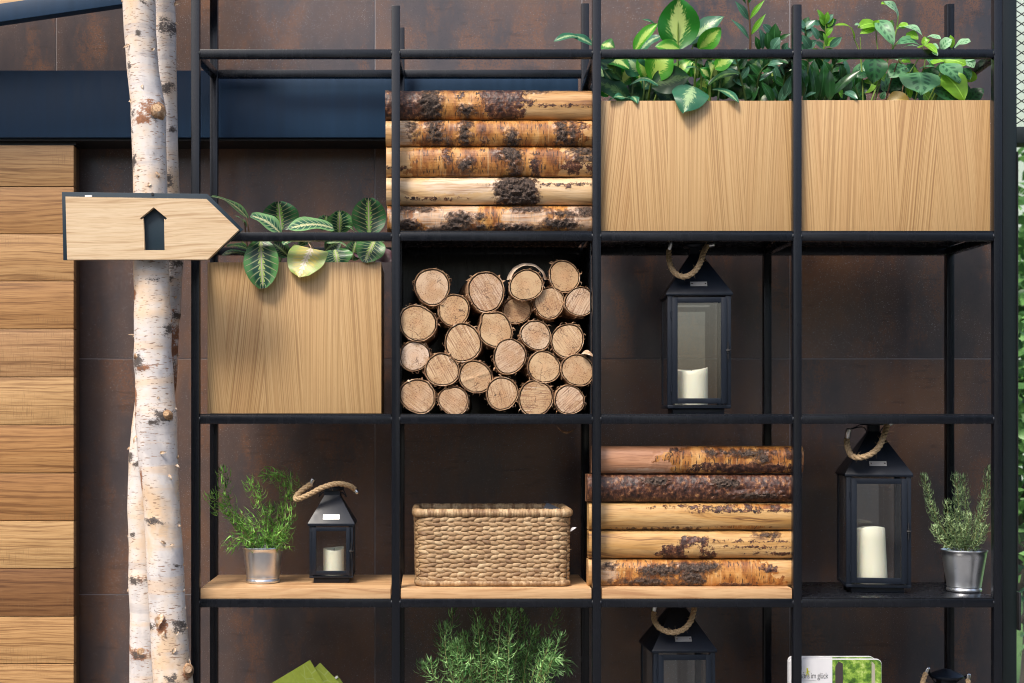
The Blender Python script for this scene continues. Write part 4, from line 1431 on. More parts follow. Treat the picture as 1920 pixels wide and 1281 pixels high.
M2 = [(320, 56, 24, 18, 'k', .04), (315, 168, 19, 12, 'k', .03), (326, 245, 9, 8, 'k', .03), (310, 175, 9, 5, 'k', 0), (320, 340, 10, 14, 'k', .0), (331, 497, 16, 14, 'k', .03), (322, 520, 8, 14, 'k', .02), (332, 592, 16, 9, 'k', .05), (325, 640, 24, 50, 'b', .0), (325, 740, 20, 60, 'b', .0), (322, 690, 9, 12, 'k', .04), (248, 858, 8, 12, 'k', .03), (262, 870, 10, 7, 'k', .02), (258, 1086, 20, 8, 'k', .02), (270, 1082, 10, 9, 'b', .03), (266, 1222, 18, 9, 'k', .05), (266, 1222, 28, 14, 'b', .0), (252, 1000, 7, 5, 'k', .0)]
birch(T2, 0.075, M2, 'thinner birch trunk behind, showing at upper right and lower left', 2, [(266, 1222, 7, 0.05, 0.05)],
      [(328, 10, 16, 10, 6), (330, 44, 9, -20, 5), (330, 10, 8, 60, 5), (243, 840, 9, 200, 5), (240, 1005, 6, 180, 4), (242, 1105, 9, 210, 6), (330, 560, 7, 60, 4), (335, 668, 7, 40, 4), (243, 965, 6, 170, 4)])
birch(T1, -0.06, M1, 'thicker birch trunk in front that carries the arrow sign', 1, [(294, 204, 10, 0.25, 0.25), (262, 665, 8, -0.2, 0.35), (312, 776, 6, 0.1, 0.25), (352, 1256, 8, 0.45, 0.25)],
      [(236, 30, 9, 120, 9), (232, 5, 12, 110, 9), (245, 84, 18, 205, 4), (239, 62, 6, 150, 5), (248, 190, 10, 185, 8), (266, 158, 12, -80, 5), (286, 95, 10, 30, 5), (262, 335, 12, 150, 6), (300, 334, 14, 120, 8), (282, 343, 9, 240, 6), (255, 602, 6, 180, 5), (253, 630, 8, 200, 4), (249, 628, 12, 178, 2.4), (258, 815, 20, 240, 7), (330, 765, 7, -30, 4), (332, 872, 10, -30, 5), (334, 860, 9, 60, 5), (318, 890, 12, -60, 5), (300, 850, 14, 10, 6),
       (312, 1020, 16, 150, 5), (320, 1022, 10, 10, 4), (337, 985, 7, -20, 4), (344, 1062, 8, 60, 5), (345, 1105, 7, -60, 6), (349, 1135, 9, 240, 8), (350, 1175, 7, -70, 7), (305, 1150, 30, 250, 14), (300, 1180, 24, 300, 14), (330, 1215, 12, 240, 7), (330, 1190, 9, 40, 6), (290, 1275, 10, 60, 7), (355, 1245, 10, 70, 8), (268, 420, 8, 100, 5), (308, 255, 8, 100, 4), (322, 605, 8, 60, 5), (280, 720, 7, 30, 4), (300, 745, 6, 200, 4)])

# ================================================================== ARROW SIGN
ys0, ys1 = -0.128, -0.113
sign = thing('arrow_sign', P(285, 425, ys0), 'pale oak arrow sign with a house cut-out fixed to the birch trunk', 'sign')
poly = [(PX(x, ys1), PZ(y, ys1)) for x, y in ((116, 360), (118.5, 488), (391, 488), (456, 430.5), (389, 363.5))]
build('backing_plate', MB().prism(poly, ys1, ys1 + 0.005), SIGN_NAVY, sign, bevel=0.0006)
cu = bpy.data.curves.new('sign_outline', 'CURVE')
cu.dimensions = '2D'
cu.fill_mode = 'BOTH'
cu.extrude = 0.0065
cu.bevel_depth = 0.0004
yw0 = ys0
for pts in (((123, 369), (387, 373.5), (447.5, 431), (389, 486.5), (126, 486.5)),
            ((288, 388.5), (313.5, 409.5), (310.5, 412.8), (308, 410.8), (309, 469.5), (270, 469.5), (268, 410), (265, 412.5), (262, 409.5))):
    sp = cu.splines.new('POLY')
    sp.points.add(len(pts) - 1)
    for p, (x, y) in zip(sp.points, pts):
        v = P(x, y, yw0) - P(285, 425, yw0)
        p.co = (v.x, v.z, 0, 1)
    sp.use_cyclic_u = True
tmp = bpy.data.objects.new('tmp', cu)
C.objects.link(tmp)
me = bpy.data.meshes.new_from_object(tmp.evaluated_get(bpy.context.evaluated_depsgraph_get()))
bpy.data.objects.remove(tmp)
me.transform(Matrix.Rotation(R(90), 4, 'X'))
me.materials.clear()
me.materials.append(OAK_SIGN)
o = bpy.data.objects.new('wooden_face', me)
C.objects.link(o)
o.parent = sign
o.location = (0, 0.0072, 0)
q = MB().box(PX(160, ys1), PX(173, ys1), ys1 - 0.0042, ys1 - 0.0002, PZ(371, ys1), PZ(366.5, ys1))
build('paper_tab', q, WHITE, sign)
c = P(286, 364, ys1)
build('screw', MB().tube([c + Vector((0, 0.001, 0)), c + Vector((0, -0.0015, 0))], 0.0032, 12), BLACK, sign)


# ================================================================== LANTERNS
def rope(parent, pts, r, world=False, name='rope_handle', hairs=30, seed=0):
    path = catmull(pts, 14)
    mb = MB()
    n = len(path)
    fr = []
    prev = None
    L = 0
    for i in range(n):
        t = (path[min(n - 1, i + 1)] - path[max(0, i - 1)]).normalized()
        if prev is None:
            nn = t.cross(Vector((0, 1, 0.1))).normalized()
        else:
            nn = (prev - t * prev.dot(t)).normalized()
        prev = nn
        if i:
            L += (path[i] - path[i - 1]).length
        fr.append((path[i], nn, t.cross(nn), L))
    for s_ in range(3):
        pp = []
        for p, a, b, l in fr:
            an = l / (r * 5.2) * 2 * math.pi + s_ * 2.094
            pp.append(p + (a * math.cos(an) + b * math.sin(an)) * r * 0.48)
        mb.tube(pp, r * 0.58, 8)
    rr = random.Random(seed)
    for _ in range(hairs):
        p, a, b, l = rr.choice(fr)
        an = rr.uniform(0, 6.28)
        d = (a * math.cos(an) + b * math.sin(an))
        e = p + d * r * rr.uniform(1.5, 2.3) + Vector((rr.gauss(0, 1), rr.gauss(0, 1), rr.gauss(0, 1))) * r * 0.5
        mb.tube([p + d * r * 0.9, (p + d * r * 1.3 + e) / 2 + a * r * 0.2, e], [0.0004, 0.0003, 0.0002], 3)
    return build(name, mb, ROPE, parent, smooth=True, world=world)


def ferrule(parent, a, b, r):
    a, b = Vector(a), Vector(b)
    d = (b - a).normalized()
    q = MB().tube([a, a + d * 0.001, b, b + d * r * 0.4], [r * 0.9, r, r * 0.95, r * 0.5], 12)
    side = Vector((0, 1, 0))
    q.tube([b - side * r * 0.8 - d * r, b + side * r * 0.8 - d * r], r * 0.35, 8)
    build('ferrule', q, CHROME, parent, smooth=40.0, world=False)


def lantern(loc, w_, h, rh, label, rope_pts, rope_r, ferrules, rz=0.0, base_h=0.013, cap_r=None, neck=0.18, latch=True, plate_z=0.3, dome=False, arms=True):
    """local coordinates: origin at the base centre, front towards -y"""
    t = thing('lantern', loc, label, 'lantern', 'dark metal candle lanterns', rz)
    s = w_ / 2
    post = w_ * 0.085
    build('base', MB().box(-s * 0.82, s * 0.82, -s * 0.82, s * 0.82, 0, base_h), LANT, t, bevel=0.0012, world=False)
    build('floor_tray', MB().box(-s, s, -s, s, base_h + 0.0003, base_h + w_ * 0.055), LANT, t, bevel=0.0012, world=False)
    z0, z1 = base_h + w_ * 0.055 + 0.0003, base_h + h
    for sx in (-1, 1):
        for sy in (-1, 1):
            x0, x1 = sorted((sx * s, sx * (s - post)))
            y0, y1 = sorted((sy * s, sy * (s - post)))
            build('corner_post', MB().box(x0, x1, y0, y1, z0, z1), LANT, t, bevel=0.001, world=False)
    # door, standing a little proud of the posts
    d0, d1 = -s - 0.006, -s - 0.0005
    dx = s - post * 0.85
    dw = w_ * 0.085
    zb, zt = z0 + 0.003, z1 - w_ * 0.03
    dr = build('door', MB().box(-dx, -dx + dw, d0, d1, zb, zt).box(dx - dw, dx, d0, d1, zb, zt).box(-dx + dw, dx - dw, d0 + 0.0004, d1, zt - dw, zt).box(-dx + dw, dx - dw, d0 + 0.0004, d1, zb, zb + dw), LANT, t, bevel=0.0007, world=False)
    build('glass_pane', MB().box(-dx + dw, dx - dw, d1 - 0.003, d1 - 0.001, zb + dw, zt - dw), GLASS, dr, world=False)
    for zz in (zb + (zt - zb) * 0.14, zb + (zt - zb) * 0.84):
        build('hinge', MB().tube([(-dx - 0.002, d0 + 0.002, zz - 0.008), (-dx - 0.002, d0 + 0.002, zz + 0.008)], 0.002, 8), LANT, dr, world=False, smooth=40.0)
    if latch:
        zm = (zb + zt) / 2
        q = MB().tube([(dx + 0.0035, d0 + 0.002, zm - 0.02), (dx + 0.0035, d0 + 0.002, zm + 0.02)], 0.0016, 8)
        q.tube([(dx - 0.001, d0 - 0.001, zm), (dx + 0.008, d0 - 0.004, zm), (dx + 0.010, d0 - 0.006, zm + 0.002)], 0.0017, 8)
        q.tube([(dx + 0.0035, d0 + 0.001, zm - 0.006), (dx + 0.0035, d0 + 0.001, zm + 0.006)], 0.0028, 8)
        build('latch', q, BLACK, dr, world=False, smooth=40.0)
    for sx in (-1, 1):
        a, b = sorted((sx * (s - 0.002), sx * (s - 0.004)))
        build('side_glass', MB().box(a, b, -s + post, s - post, z0, z1 - 0.002), GLASS, t, world=False)
    build('back_glass', MB().box(-s + post, s - post, s - 0.004, s - 0.002, z0, z1 - 0.002), GLASS, t, world=False)
    # roof: eave band, then a four-sided taper to the neck
    e = s + 0.004
    nk = w_ * neck / 2
    q = MB()
    lv = [(s - 0.001, z1 - 0.0005), (e, z1 + 0.0005), (e, z1 + 0.006), (nk, z1 + rh), (nk, z1 + rh + w_ * 0.10)]
    vs = []
    for r_, z_ in lv:
        vs += [(-r_, -r_, z_), (r_, -r_, z_), (r_, r_, z_), (-r_, r_, z_)]
    fs = [(3, 2, 1, 0)]
    for i in range(len(lv) - 1):
        for k in range(4):
            fs.append((i * 4 + k, i * 4 + (k + 1) % 4, (i + 1) * 4 + (k + 1) % 4, (i + 1) * 4 + k))
    q.add(vs, fs)
    build('roof', q, LANT, t, bevel=0.0008, world=False)
    zc_ = z1 + rh + w_ * 0.10
    cr = cap_r or w_ * 0.2
    if dome:
        prof = [(nk * 0.9, 0), (cr * 0.96, 0.002), (cr, 0.004), (cr, 0.008), (cr * 0.93, 0.010), (cr * 0.72, 0.0145), (cr * 0.45, 0.0185), (cr * 0.28, 0.022), (cr * 0.12, 0.0235), (0.0005, 0.0238)]
    else:
        prof = [(nk * 0.9, 0), (cr * 0.95, 0.001), (cr, 0.003), (cr, 0.008), (cr * 0.92, 0.010), (cr * 0.5, 0.0125), (0.0005, 0.013)]
    build('cap', MB().lathe(prof, (0, 0, zc_), 32), LANT, t, smooth=40.0, world=False)
    # tin label on the sloping front
    k = plate_z
    zz = z1 + 0.006 + (rh - 0.006) * k
    yy = -(e + (nk - e) * k)
    sl = Vector((0, (e - nk), rh - 0.006)).normalized()
    no = Vector((0, -sl.z, sl.y))
    c0 = Vector((0, yy, zz)) + no * 0.0006
    lw, lh = 0.020, 0.0065
    vs = []
    for dn in (0, 0.0012):
        for a, b in ((-1, -1), (1, -1), (1, 1), (-1, 1)):
            vs.append(c0 + Vector((a * lw, 0, 0)) + sl * b * lh + no * dn)
    mb = MB()
    mb.add(vs, [(0, 3, 2, 1), (4, 5, 6, 7), (0, 1, 5, 4), (1, 2, 6, 5), (2, 3, 7, 6), (3, 0, 4, 7)])
    lp = build('label_plate', mb, LABEL, t, world=False)
    mb = MB()
    for a in (-1, 1):
        c = c0 + Vector((a * lw * 0.8, 0, 0)) + no * 0.001
        mb.tube([c, c + no * 0.0012], 0.0018, 8)
    build('rivet', mb, CHROME, lp, world=False)
    if rope_pts:
        rp = rope(t, rope_pts, rope_r, seed=int(loc[0] * 1000))
        for a, b in ferrules:
            ferrule(rp, a, b, rope_r * 0.95)
    if arms:
        for sx, e_ in zip((-1, 1), arms):
            e_ = Vector(e_)
            q = MB().tube(catmull([(sx * nk, 0, z1 + rh * 0.93), (sx * cr * 0.8, 0, zc_ - 0.004), tuple(e_)], 5), 0.0014, 6)
            q.tube(catmull([(sx * cr * 0.9, 0, zc_ + 0.004), tuple((e_ + Vector((sx * cr, 0, zc_))) / 2), tuple(e_)], 5), 0.0012, 6)
            build('wire_arm', q, LANT, t, smooth=True, world=False)
    return t


def candle(loc, r, h, label, seed, lean=0.0, rz=0.0):
    mb = MB()
    n = 40
    prof = [(r * 0.97, 0.0), (r, 0.003)] + [(r, h * k / 6) for k in range(1, 6)]
    for rr_, z in prof:
        for k in range(n):
            a = 2 * math.pi * k / n
            mb.v.append(Vector((rr_ * math.cos(a) - lean * z, rr_ * math.sin(a), z)))
    for q, (kr, dz) in enumerate(((1.0, -0.001), (0.97, 0.0015), (0.9, 0.0), (0.82, -0.006), (0.45, -0.009), (0.02, -0.009))):
        for k in range(n):
            a = 2 * math.pi * k / n + rz
            zz = h + dz + (h * 0.045 * math.sin(a * 1.0 + seed) + h * 0.03 * math.sin(2 * a + seed * 2.3)) * min(1, kr)
            mb.v.append(Vector((kr * r * math.cos(a - rz) - lean * zz, kr * r * math.sin(a - rz), zz)))
    rows = len(prof) + 6
    for i in range(rows - 1):
        for k in range(n):
            k2 = (k + 1) % n
            mb.f.append((i * n + k, i * n + k2, (i + 1) * n + k2, (i + 1) * n + k))
    mb.f.append(tuple(range(n - 1, -1, -1)))
    t = thing('candle', loc, label, 'candle', 'ivory pillar candles in the lanterns')
    build('wax_body', mb, WAX, t, smooth=60.0, world=False)
    build('wick', MB().tube([(-lean * h, 0, h - 0.011), (-lean * h + 0.001, 0, h + 0.001)], 0.001, 6), BLACK, t, world=False)
    return t


# large lantern, third column of the second shelf
yl = 0.075
wl = W(118, yl)
LZ = TOP[2]
l1 = Vector((PX(1316, yl), yl + wl / 2 + 0.006, LZ))
hl = W(212, yl)
rhl = W(84, yl)
zr = 0.013 + hl


def loc_from_px(org, rz, px, py, y):
    return Matrix.Rotation(-rz, 4, 'Z') @ (P(px, py, y) - org)


def lpts(org, rz, lst):
    return [loc_from_px(org, rz, *q) for q in lst]


a1 = R(-4)
rp = lpts(l1, a1, [(1254, 470, .135), (1255, 490, .115), (1264, 510, .085), (1281, 519, .07), (1299, 512, .07), (1312, 495, .08), (1319, 474, .105), (1326, 461, .135)])
lantern(l1, wl, hl, rhl, 'dark blue lantern on the shelf beside the round log pile', rp, 0.0068, [(rp[0], rp[0] + Vector((0.004, 0, 0.02))), (rp[-1], rp[-1] + Vector((0.016, 0, 0.003)))], a1, plate_z=0.22,
        arms=[rp[0] + Vector((0.004, 0, 0.02)), rp[-1] + Vector((0.016, 0, 0.003))])
candle(l1 + Vector((-0.012, -0.010, 0.013 + wl * 0.055 + 0.0006)), W(31, yl + .05), W(66, yl + .05), 'ivory candle in the lantern beside the round logs', 1.0)

# large lantern on the right metal shelf
y2 = 0.075
l2 = Vector((PX(1657, y2), y2 + wl / 2 + 0.004, TOP[3]))
a2 = R(-8)
rp = lpts(l2, a2, [(1588, 824, .12), (1589, 838, .10), (1597, 854, .07), (1612, 858, .055), (1632, 852, .055), (1648, 838, .065), (1657, 818, .085), (1664, 797, .11)])
lantern(l2, wl, hl * 0.985, rhl, 'dark blue lantern on the black metal shelf next to the small rosemary', rp, 0.0072, [(rp[0], rp[0] + Vector((0.004, 0, 0.024))), (rp[-1], rp[-1] + Vector((0.012, 0, 0.008)))], a2, plate_z=0.24,
        arms=[rp[0] + Vector((0.004, 0, 0.024)), rp[-1] + Vector((0.012, 0, 0.008))])
candle(l2 + Vector((-0.012, -0.012, 0.013 + wl * 0.055 + 0.0006)), W(32, y2 + .05), W(99, y2 + .05), 'tall leaning ivory candle in the lantern next to the small rosemary', 2.2, 0.05)

# small lantern on the oak board
y3 = 0.10
w3 = W(82, y3)
l3 = Vector((PX(621, y3), y3 + w3 / 2, TOPW + 0.0004))
rp = lpts(l3, 0, [(583, 908, .12), (568, 918, .115), (555, 931, .11), (558, 936, .10), (580, 927, .095), (605, 914, .095), (632, 907, .10), (655, 911, .115), (665, 918, .13)])
lantern(l3, w3, W(98, y3), W(56, y3), 'small dark lantern with a folded rope handle on the oak board', rp, 0.0066, [(rp[0], rp[0] + Vector((0.006, 0, 0.012))), (rp[-1], rp[-1] + Vector((0.006, 0, -0.008)))], 0.0, base_h=0.012, cap_r=W(22, y3), neck=0.36, plate_z=0.22,
        arms=[(-0.034, 0, 0.012 + W(150, y3)), (0.034, 0, 0.012 + W(150, y3))])
candle(l3 + Vector((0.003, -0.004, 0.012 + w3 * 0.055 + 0.0006)), W(19.5, y3 + .05), W(46, y3 + .05), 'short ivory candle in the small lantern on the oak board', 0.4)

# lantern low in the third column
y4 = 0.09
l4 = Vector((PX(1281, y4), y4 + wl / 2 + 0.006, TOP[4]))
rp = lpts(l4, R(3), [(1226, 1148, .14), (1227, 1163, .12), (1238, 1178, .09), (1258, 1186, .075), (1280, 1181, .075), (1294, 1167, .085), (1300, 1150, .10), (1302, 1138, .12)])
lantern(l4, wl, hl, rhl, 'dark lantern under the lower split log stack, rope handle hanging in front', rp, 0.0068, [(rp[0], rp[0] + Vector((0.003, 0, 0.02))), (rp[-1], rp[-1] + Vector((0.01, 0, 0.012)))], R(3), plate_z=0.24,
        arms=[rp[0] + Vector((0.003, 0, 0.02)), rp[-1] + Vector((0.01, 0, 0.012))])
candle(l4 + Vector((0.0, -0.005, 0.013 + wl * 0.055 + 0.0006)), W(29, y4), W(60, y4), 'ivory candle in the lantern under the lower split log stack', 3.0)

# lantern low at the right: only its domed cap shows
y5 = 0.12
w5 = W(96, y5)
h5 = W(116, y5)
l5 = Vector((PX(1774, y5 + w5 / 2), y5 + w5 / 2, TOP[4]))
capz = PZ(1272, y5 + w5 / 2) - TOP[4]
r5 = capz - (0.013 + h5) - w5 * 0.10
rp = lpts(l5, 0, [(1736, 1262, .165), (1730, 1280, .15), (1722, 1310, .12), (1740, 1345, .09), (1775, 1355, .08), (1808, 1340, .09), (1822, 1310, .12), (1814, 1274, .155)])
lantern(l5, w5, h5, r5, 'lantern at the lower right of which only the domed cap shows', rp, 0.0062, [(rp[0], rp[0] + Vector((0.006, 0, 0.012))), (rp[-1], rp[-1] + Vector((0.003, 0, 0.012)))], 0.0, cap_r=W(31, y5 + .06), neck=0.3, dome=True,
        arms=[rp[0] + Vector((0.006, 0, 0.012)), rp[-1] + Vector((0.003, 0, 0.012))])


# ================================================================== LEAFY PLANTS IN THE PLANTERS
def leafy(name, loc, label, cat, leaves, stems, group=None, shape='oval', grow=1.26):
    t = thing(name, loc, label, cat, group)
    for k, lf in enumerate(leaves):
        (bx, by, byy), (tx, ty, tyy), wpx, mat, opt = lf
        o = MB().leaf(P(bx, by, byy), P(tx, ty, tyy), W(wpx * grow), opt.get('face', (random.uniform(-.25, .25), -0.85, 0.5)), opt.get('bow', 0.12), opt.get('cup', 0.14), opt.get('shape', shape), opt.get('wave', 0.05), nl=10, nw=6, seed=k * 0.37)
        build('leaf', o, mat, t, smooth=True)
    for pts, r, mat in stems:
        pp = catmull([P(*q) for q in pts], 6)
        n = len(pp)
        build('stem', MB().tube(pp, [r * (1 - 0.4 * i / n) for i in range(n)], 6), mat, t, smooth=True)
    return t


fr = (0, -0.95, 0.3)
up_ = (0, -0.45, 0.9)
mar = [
    ((489, 450, .04), (493, 541, .022), 57, MAR_MID, dict(face=(0, -1, 0.1), bow=0.06, cup=0.2)),
    ((584, 466, .055), (560, 520, .020), 66, MAR_YEL, dict(face=(-.1, -0.9, 0.4), bow=0.05, cup=0.05, wave=0.03, shape='shield')),
    ((692, 441, .14), (691, 371, .13), 58, MAR_DARK, dict(face=(0.05, -1, 0.0), bow=-0.05, cup=0.25)),
    ((704, 449, .07), (684, 492, .038), 48, MAR_MID, dict(face=(0.05, -0.95, 0.3))),
    ((628, 468, .075), (634, 500, .06), 54, MAR_MID, dict(face=(0, -.8, .6))),
    ((528, 432, .16), (522, 378, .15), 62, MAR_DARK, dict(face=(0.2, -1, 0.0), bow=-0.05, cup=0.25)),
    ((528, 440, .10), (470, 404, .08), 42, MAR_PALE, dict(face=(0.15, -0.6, 0.8), bow=0.1)),
    ((625, 428, .11), (541, 429, .06), 40, MAR_PALE, dict(face=(0, -0.7, 0.75), bow=0.10)),
    ((636, 438, .18), (636, 395, .16), 48, MAR_MID, dict(face=(0.25, -0.9, 0.3), bow=0.05)),
    ((612, 432, .19), (612, 404, .17), 40, MAR_DARK, dict(face=fr)),
    ((464, 409, .09), (396, 368, -.02), 24, MAR_PALE, dict(face=(-0.3, -0.6, 0.75), bow=0.08)),
    ((570, 452, .10), (530, 458, .06), 26, MAR_PALE, dict(face=(0, -.5, .9))),
    ((594, 452, .12), (560, 462, .09), 24, MAR_MID, dict(face=(0, -.5, .9))),
    ((700, 478, .10), (742, 486, .075), 26, PURPLE, dict(face=(0, -.9, .3))),
    ((690, 470, .13), (664, 478, .11), 24, PURPLE, dict(face=(0, -.9, .3))),
    ((670, 442, .17), (648, 425, .15), 22, MAR_PALE, dict(face=up_)),
    ((560, 430, .2), (575, 416, .19), 20, MAR_MID, dict(face=up_)),
    ((462, 425, .12), (440, 405, .09), 14, MAR_PALE, dict(face=up_)),
    ((476, 474, .12), (425, 462, .10), 24, MAR_DARK, dict(face=up_)),
    ((470, 482, .13), (416, 478, .12), 24, MAR_DARK, dict(face=up_)),
    ((610, 470, .14), (640, 452, .12), 28, MAR_DARK, dict(face=fr)),
    ((540, 480, .12), (512, 456, .11), 26, MAR_DARK, dict(face=fr)),
    ((660, 488, .12), (668, 452, .11), 30, MAR_DARK, dict(face=fr)),
    ((450, 440, .14), (432, 436, .13), 20, MAR_DARK, dict(face=fr)),
    ((650, 462, .10), (612, 456, .08), 16, MAR_PALE, dict(face=up_)),
]
mst = [([(500, 510, .14), (498, 470, .10), (489, 450, .04)], .0022, STEM_L), ([(590, 510, .14), (588, 470, .10), (576, 450, .09), (584, 466, .055)], .002, CURL), ([(690, 510, .16), (694, 470, .15), (692, 438, .14)], .0022, STEM_D),
       ([(480, 505, .14), (470, 470, .13), (452, 452, .12)], .002, STEM_L), ([(520, 510, .17), (530, 470, .165), (528, 430, .16)], .002, STEM_D), ([(600, 510, .15), (622, 470, .13), (625, 428, .11)], .002, STEM_D),
       ([(470, 510, .14), (462, 450, .12), (458, 410, .11)], .0022, STEM_B), ([(482, 510, .14), (468, 440, .11), (462, 407, .11)], .002, STEM_B), ([(640, 510, .18), (640, 470, .18), (636, 438, .18)], .002, STEM_D), ([(642, 505, .10), (645, 480, .08), (644, 470, .08)], .002, STEM_D),
       ([(700, 505, .13), (706, 470, .1), (704, 449, .07)], .002, STEM_D)]
leafy('prayer_plant', P(555, 515, .15), 'prayer plant with veined leaves drooping over the oak planter behind the sign tip', 'plant', mar, mst, shape='round', grow=1.17)

dmb = [
    ((1271, 92, .12), (1273, -6, .10), 66, DUMB, dict(face=(0, -1, 0.05), bow=-0.05, cup=0.2)),
    ((1190, 96, .11), (1234, 44, .08), 26, DUMB_L, dict(face=(-.5, -0.8, 0.4), bow=0.08, cup=0.3)),
    ((1240, 62, .17), (1204, 36, .16), 18, DUMB_B, dict(face=up_)),
    ((1200, 96, .15), (1240, 68, .14), 28, DUMB_B, dict(face=(-.2, -.7, .7))),
    ((1292, 82, .16), (1358, 31, .13), 34, DUMB_B, dict(face=(0.2, -.8, .6), bow=0.1)),
    ((1310, 92, .11), (1352, 52, .09), 30, DUMB_L, dict(face=(.4, -.9, .2), bow=0.1, cup=0.3)),
    ((1300, 86, .17), (1330, 60, .16), 26, DUMB_D, dict(face=(.4, -.9, .2))),
    ((1084, 69, .10), (1038, 78, .07), 15, DUMB_B, dict(face=(0, -.85, .55), bow=0.12)),
    ((1116, 88, .12), (1062, 66, .095), 17, DUMB_B, dict(face=(0, -.85, .55), bow=0.1)),
    ((1128, 84, .13), (1152, 90, .11), 24, DUMB, dict(face=(0, -.9, .3))),
    ((1274, 92, .10), (1228, 88, .08), 24, DUMB_L, dict(face=(-.1, -.95, .2), bow=0.1)),
    ((1316, 100, .14), (1326, 84, .13), 18, DUMB_B, dict(face=fr)),
    ((1128, 104, .09), (1180, 130, .06), 36, DUMB, dict(face=(0.1, -.85, .5), bow=0.1)),
    ((1200, 140, .10), (1176, 108, .09), 34, DUMB_B, dict(face=(-.3, -.9, .2), cup=.3)),
    ((1222, 150, .08), (1258, 96, .06), 46, DUMB_L, dict(face=(-.1, -.95, .25), cup=.25)),
    ((1210, 150, .10), (1196, 104, .09), 30, DUMB_L, dict(face=(.3, -.95, .2), cup=.3)),
    ((1222, 160, .07), (1294, 144, .05), 46, DUMB_D, dict(face=(0, -.97, .2), bow=.08)),
    ((1180, 160, .06), (1234, 160, .025), 22, DUMB_B, dict(face=(0, -.5, .85), bow=.25, cup=-.2)),
    ((1166, 148, .08), (1118, 114, .05), 34, DUMB_D, dict(face=(0, -.85, .5), bow=.1)),
    ((1178, 186, .07), (1112, 152, .05), 38, DUMB_D, dict(face=(0, -.9, .4), bow=.1)),
    ((1184, 187, .05), (1142, 188, .016), 16, DUMB_B, dict(face=(0, -.5, .9), bow=.12, wave=.2)),
    ((1184, 181, .05), (1195, 195, .018), 14, DUMB_B, dict(face=(0, -.6, .8))),
    ((1300, 162, .04), (1282, 212, .004), 56, DUMB_B, dict(face=(-.05, -.9, .42), bow=.12, shape='heart', cup=-.15)),
    ((1336, 168, .06), (1386, 194, .012), 20, DUMB_B, dict(face=(0, -.5, .85), bow=.12)),
    ((1340, 128, .08), (1378, 104, .06), 26, DUMB_L, dict(face=(.2, -.9, .3))),
    ((1336, 110, .10), (1286, 108, .08), 22, DUMB_B, dict(face=(0, -.7, .7))),
    ((1312, 132, .08), (1286, 128, .06), 13, DUMB_B, dict(face=(0, -.5, .85))),
    ((1330, 146, .08), (1312, 128, .07), 18, DUMB, dict(face=fr)),
    ((1328, 160, .07), (1392, 138, .05), 22, DUMB_D, dict(face=(0, -.6, .8), bow=.14)),
    ((1345, 152, .10), (1326, 112, .09), 28, DUMB, dict(face=fr)),
    ((1262, 190, .10), (1226, 166, .09), 30, DUMB_D, dict(face=fr)),
    ((1240, 190, .12), (1290, 176, .10), 30, DUMB_D, dict(face=fr)),
    ((1148, 132, .05), (1130, 132, .03), 10, DUMB_B, dict(face=up_)),
    ((1148, 152, .06), (1130, 128, .04), 10, DUMB_B, dict(face=(-.6, -.6, .5))),
    ((1208, 192, .13), (1170, 172, .12), 30, DUMB_D, dict(face=fr)),
    ((1296, 130, .16), (1312, 106, .15), 30, DUMB_D, dict(face=fr)),
    ((1250, 132, .17), (1230, 104, .16), 36, DUMB_D, dict(face=fr)),
]
dst = [([(1272, 195, .13), (1270, 150, .12), (1271, 90, .12), (1272, 40, .108)], .003, STEM_L), ([(1302, 195, .10), (1303, 150, .09), (1306, 100, .10)], .0036, STEM_L), ([(1312, 195, .12), (1315, 150, .11), (1314, 120, .10)], .003, STEM_L), ([(1330, 195, .10), (1332, 150, .09), (1342, 118, .08)], .004, STEM_L),
       ([(1215, 195, .12), (1218, 170, .10), (1222, 150, .08)], .003, STEM_L), ([(1205, 195, .10), (1208, 168, .09), (1206, 140, .10)], .003, STEM_D), ([(1178, 192, .08), (1172, 165, .08), (1162, 146, .08)], .0025, STEM_L), ([(1185, 192, .1), (1186, 150, .1), (1180, 130, .1)], .003, STEM_D),
       ([(1225, 195, .1), (1232, 175, .09), (1236, 160, .08)], .003, STEM_L), ([(1290, 110, .16), (1300, 84, .16), (1292, 80, .16)], .002, STEM_L), ([(1300, 195, .11), (1306, 180, .07), (1300, 162, .04)], .002, STEM_L), ([(1345, 195, .1), (1350, 160, .1), (1352, 120, .1)], .003, STEM_D)]
rr = random.Random(41)
for _ in range(60):
    fx, fy, fy2 = rr.uniform(1126, 1482), rr.uniform(112, 182), rr.uniform(.10, .21)
    dmb.append(((fx, fy + 22, fy2 + .01), (fx + rr.uniform(-40, 40), fy - rr.uniform(5, 22), fy2), rr.uniform(20, 34), rr.choice([DUMB_D, DUMB_D, DUMB, DUMB_B, DUMB_L]), {}))
leafy('dumb_cane', P(1255, 205, .13), 'dumb cane with large cream mottled leaves in the planter right of the upper logs', 'plant', dmb, dst)


